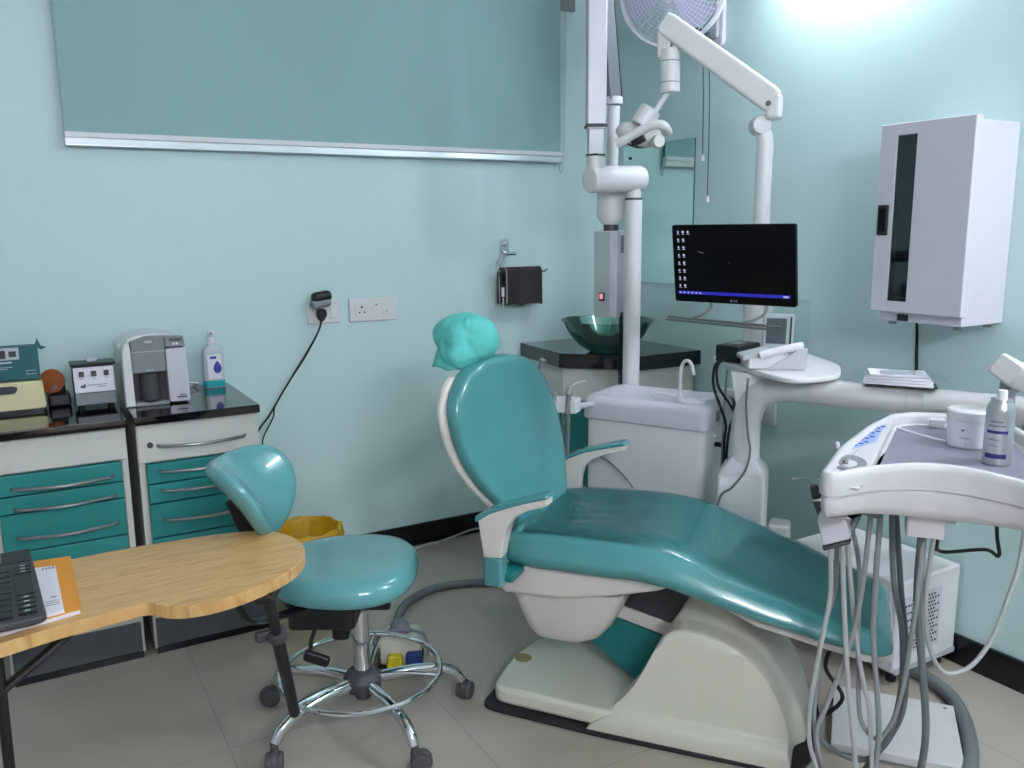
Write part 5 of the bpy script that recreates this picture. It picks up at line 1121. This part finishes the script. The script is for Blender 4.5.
# ================================================================== operator stool
SX, SY = .785, 2.285
st_ = thing('operator_stool', 'teal wheeled stool with chrome star base beside the wooden table', 'stool', org=(SX, SY, 0))
b = NB(); lathe(b, [(0, .075), (.022, .075), (.028, .085), (.03, .10), (.055, .11), (.058, .145), (.048, .16), (.036, .168), (0, .168)], c=(SX, SY, 0), n=32); part('hub', b, MAT['dark'], st_)
angs = [198, 276, 349, 61, 132]
for k, a in enumerate(angs):
    d = Vector((math.cos(R(a)), math.sin(R(a)), 0)); c0 = Vector((SX, SY, 0))
    b = NB(); tube(b, [c0+d*.045+Vector((0, 0, .132)), c0+d*.14+Vector((0, 0, .136)), c0+d*.235+Vector((0, 0, .126)), c0+d*.285+Vector((0, 0, .104)), c0+d*.308+Vector((0, 0, .072))], lambda q: .0175-.002*q, n=14, k=6); lg = part('leg', b, MAT['chrome'], st_)
    cc = c0+d*.312; off = Vector((-d.y, d.x, 0)); wv = (d*.6+off*.8).normalized(); ax_ = Vector((-wv.y, wv.x, 0)); w0 = cc+wv*.018+Vector((0, 0, .0285))
    b = NB(); cyl(b, cc+Vector((0, 0, .05)), cc+Vector((0, 0, .078)), .011); tmp = NB(); lathe(tmp, [(.016, -.008), (.029, -.008), (.031, -.004), (.031, .004), (.029, .008), (.016, .008)], axis_m(w0, w0+ax_)[0], 28); merge(b, tmp, None)
    box(b, cc+Vector((0, 0, .05)), (.022, .022, .022), .006); cs = part('caster', b, MAT['caster'], lg)
    for sgn in (-1, 1):
        b = NB(); cyl(b, w0+ax_*(.007*sgn), w0+ax_*(.024*sgn), .0275, n=28, bev=.005); part('wheel', b, MAT['caster'], cs)
b = NB(); cyl(b, (SX, SY, .16), (SX, SY, .36), .0255, n=32); cyl(b, (SX, SY, .34), (SX, SY, .47), .016); part('gas_column', b, MAT['chrome'], st_)
b = NB(); tube(b, [(SX+.240*math.cos(2*PI*i/48), SY+.012+.240*math.sin(2*PI*i/48), .156) for i in range(48)], .0075, n=10, sm=False, closed=True)
part('foot_ring', b, MAT['chrome'], st_)
for a in (198, 61, 325):
    b = NB(); d = Vector((math.cos(R(a)), math.sin(R(a)), 0)); tube(b, [Vector((SX, SY, .150))+d*.05, Vector((SX, SY, .160))+d*.14, Vector((SX, SY, .156))+d*.236], .005, n=8); part('ring_spoke', b, MAT['chrome'], st_)
# mechanism
V = -30.0
def vw(x, y, z): p = Matrix.Rotation(R(V), 3, 'Z') @ Vector((x, y, 0)); return Vector((SX+p.x, SY+p.y, z))
MV = rotm(0, 0, V)
b = NB(); box(b, vw(-.06, -.02, .432), (.27, .17, .045), .010, MV); box(b, vw(-.085, -.07, .395), (.19, .13, .08), .014, MV); box(b, vw(-.035, -.10, .345), (.05, .05, .05), .012, MV); box(b, vw(.05, -.11, .430), (.12, .03, .035), .006, MV); box(b, vw(-.16, .0, .425), (.14, .06, .05), .012, MV); part('tilt_mechanism', b, MAT['black'], st_)
b = NB(); tube(b, [vw(-.10, -.12, .37), vw(-.112, -.14, .335), vw(-.115, -.15, .305)], .006, n=8); tmp = NB(); box(tmp, (0, 0, 0), (.075, .02, .035), .010); merge(b, tmp, Matrix.Translation(vw(-.097, -.155, .285)) @ MV @ rotm(0, 20, 0)); part('lever', b, MAT['black'], st_)
b = NB(); cyl(b, vw(-.19, .04, .33), vw(-.19, -.01, .33), .022, n=20, bev=.004); cyl(b, vw(-.19, .015, .33), vw(-.15, .01, .40), .008); part('knob', b, MAT['black'], st_)
# seat
cx_, cy_ = -.038, -.002
def seatr(z, k, kz=0):
    o = []
    for i in range(56):
        a = 2*PI*i/56; c, s = math.cos(a), math.sin(a); e = 2.35
        x = .215*math.copysign(abs(c)**(2/e), c)*k; y = .220*math.copysign(abs(s)**(2/e), s)*k
        y *= 1+.10*(x/.215)
        zz = z+kz*((x/.215)**2*.2-.0*(y/.2))
        o.append(vw(cx_+x, cy_+y, zz))
    return o
b = NB(); loft(b, [seatr(.452, .80), seatr(.453, .92), seatr(.460, .975), seatr(.475, 1.0), seatr(.492, 1.0), seatr(.508, .975), seatr(.519, .92), seatr(.525, .82), seatr(.526, .65), seatr(.524, .4), seatr(.522, .15), seatr(.522, .02)]); part('seat', b, MAT['stoolteal'], st_, ang=70)
# back plate: width runs away from the viewer, leaning back to the left
bw, bh = .172, .132
bcn = Vector((.497, 2.30, .768))
wdir = (Matrix.Rotation(R(V), 3, 'Z') @ Vector((.06, .998, 0))).normalized()
rdir = Vector((wdir.y, -wdir.x, 0))           # to the right, the sitting side
updir = (Vector((0, 0, 1))*math.cos(R(38))-rdir*math.sin(R(38))).normalized()
nrm = (rdir*math.cos(R(38))+Vector((0, 0, 1))*math.sin(R(38))).normalized()
def backring(dn, k):
    o = []
    for i in range(56):
        a = 2*PI*i/56; c, s = math.cos(a), math.sin(a); e = 2.3
        x = bw*math.copysign(abs(c)**(2/e), c)*k; y = bh*math.copysign(abs(s)**(2/e), s)*k
        x *= 1+.10*(y/bh)
        curve = .058*(x/bw)**2-.022*(y/bh)**2
        o.append(bcn+wdir*x+updir*y+nrm*(curve+dn))
    return o
b = NB(); loft(b, [backring(-.026, .3), backring(-.026, .8), backring(-.022, .93), backring(-.012, .985), backring(.0, 1.0), backring(.012, .985), backring(.021, .93), backring(.025, .82), backring(.026, .55), backring(.026, .25), backring(.026, .02)]); part('backrest', b, MAT['stoolteal'], st_, ang=70)
bk = bcn-nrm*.045
b = NB(); box(b, bk-updir*.050-rdir*.012, (.055, .07, .125), .008, Matrix((rdir, wdir, Vector((0, 0, 1)))).transposed().to_4x4() @ rotm(0, -20, 0)); part('back_bracket', b, MAT['black'], st_)
p_ = bk-updir*.06
b = NB(); tube(b, [p_+Vector((0, 0, .04)), p_-rdir*.02+Vector((0, 0, -.03)), (.418, 2.235, .60), (.420, 2.215, .52), (.432, 2.205, .465), (.462, 2.21, .432), (.53, 2.225, .425), (.60, 2.24, .428), (.68, 2.26, .43)], .015, n=10, flat=(1.5, .55)); part('back_bar', b, MAT['black'], st_)

# ================================================================== foot control
fp = thing('foot_control', 'cream foot pedal with yellow and blue buttons on the floor behind the stool', 'foot control', loc=Vector((1.025, 2.57, 0)), ang=-30); fp.scale = (1.15, 1.15, 1.15)
b = NB(); prism(b, rpoly([(-.062, -.055), (.066, -.055), (.060, .055), (-.055, .055)], .02), .004, .092, 'xy', .018, 4); part('housing', b, MAT['cream'], fp)
b = NB(); prism(b, rpoly([(-.066, -.06), (.07, -.06), (.064, .06), (-.06, .06)], .02), .0005, .008, 'xy'); part('rubber_base', b, MAT['rubber'], fp)
b = NB(); prism(b, [(.036*math.cos(2*PI*i/6), .036*math.sin(2*PI*i/6)) for i in range(6)], .091, .100, 'xy', .002); lathe(b, [(.030, .099), (.029, .112), (.02, .124), (0, .128)], n=28); part('foot_knob', b, MAT['midgrey'], fp)
b = NB(); prism(b, rpoly([(-.035, .010), (.015, .010), (.012, .05), (-.028, .05)], .008), -.078, -.05, 'xz', .006); part('pedal', b, MAT['yellow'], fp, label='yellow pedal')
b = NB(); prism(b, rpoly([(.022, .014), (.072, .014), (.068, .055), (.024, .055)], .008), -.074, -.045, 'xz', .006); part('pedal', b, MAT['bluepl'], fp, label='blue pedal')
b = NB(); tube(b, [(-.085, -.02, .085), (-.06, -.045, .105), (-.01, -.05, .118), (.05, -.045, .115), (.08, -.04, .09), (.088, -.04, .03)], .0045, n=8); part('wire_guard', b, MAT['midgrey'], fp)
b = NB(); prism(b, rpoly([(-.10, .0), (-.062, .0), (-.062, .07), (-.085, .06)], .012), -.05, .02, 'xz', .006); part('side_box', b, MAT['dark'], fp)
b = NB(); tube(b, [(1.075, 2.70, .03), (1.12, 2.83, .016), (1.20, 2.94, .016), (1.32, 3.01, .016), (1.44, 3.01, .016), (1.56, 2.965, .016), (1.70, 2.88, .016), (1.82, 2.72, .016), (1.85, 2.50, .016)], .0165, n=14, k=10)
tube(b, [(1.05, 2.62, .03), (1.06, 2.66, .032), (1.075, 2.70, .03)], .0165, n=14)
single('pedal_hose', b, MAT['hosedark'], 'grey hose from the foot pedal curving over the floor to the chair', 'hose', org=(1.4, 2.9, 0))
SC.world = bpy.data.worlds.new('world'); SC.world.use_nodes = True
SC.world.node_tree.nodes['Background'].inputs[0].default_value = (.6, .68, .7, 1); SC.world.node_tree.nodes['Background'].inputs[1].default_value = .05
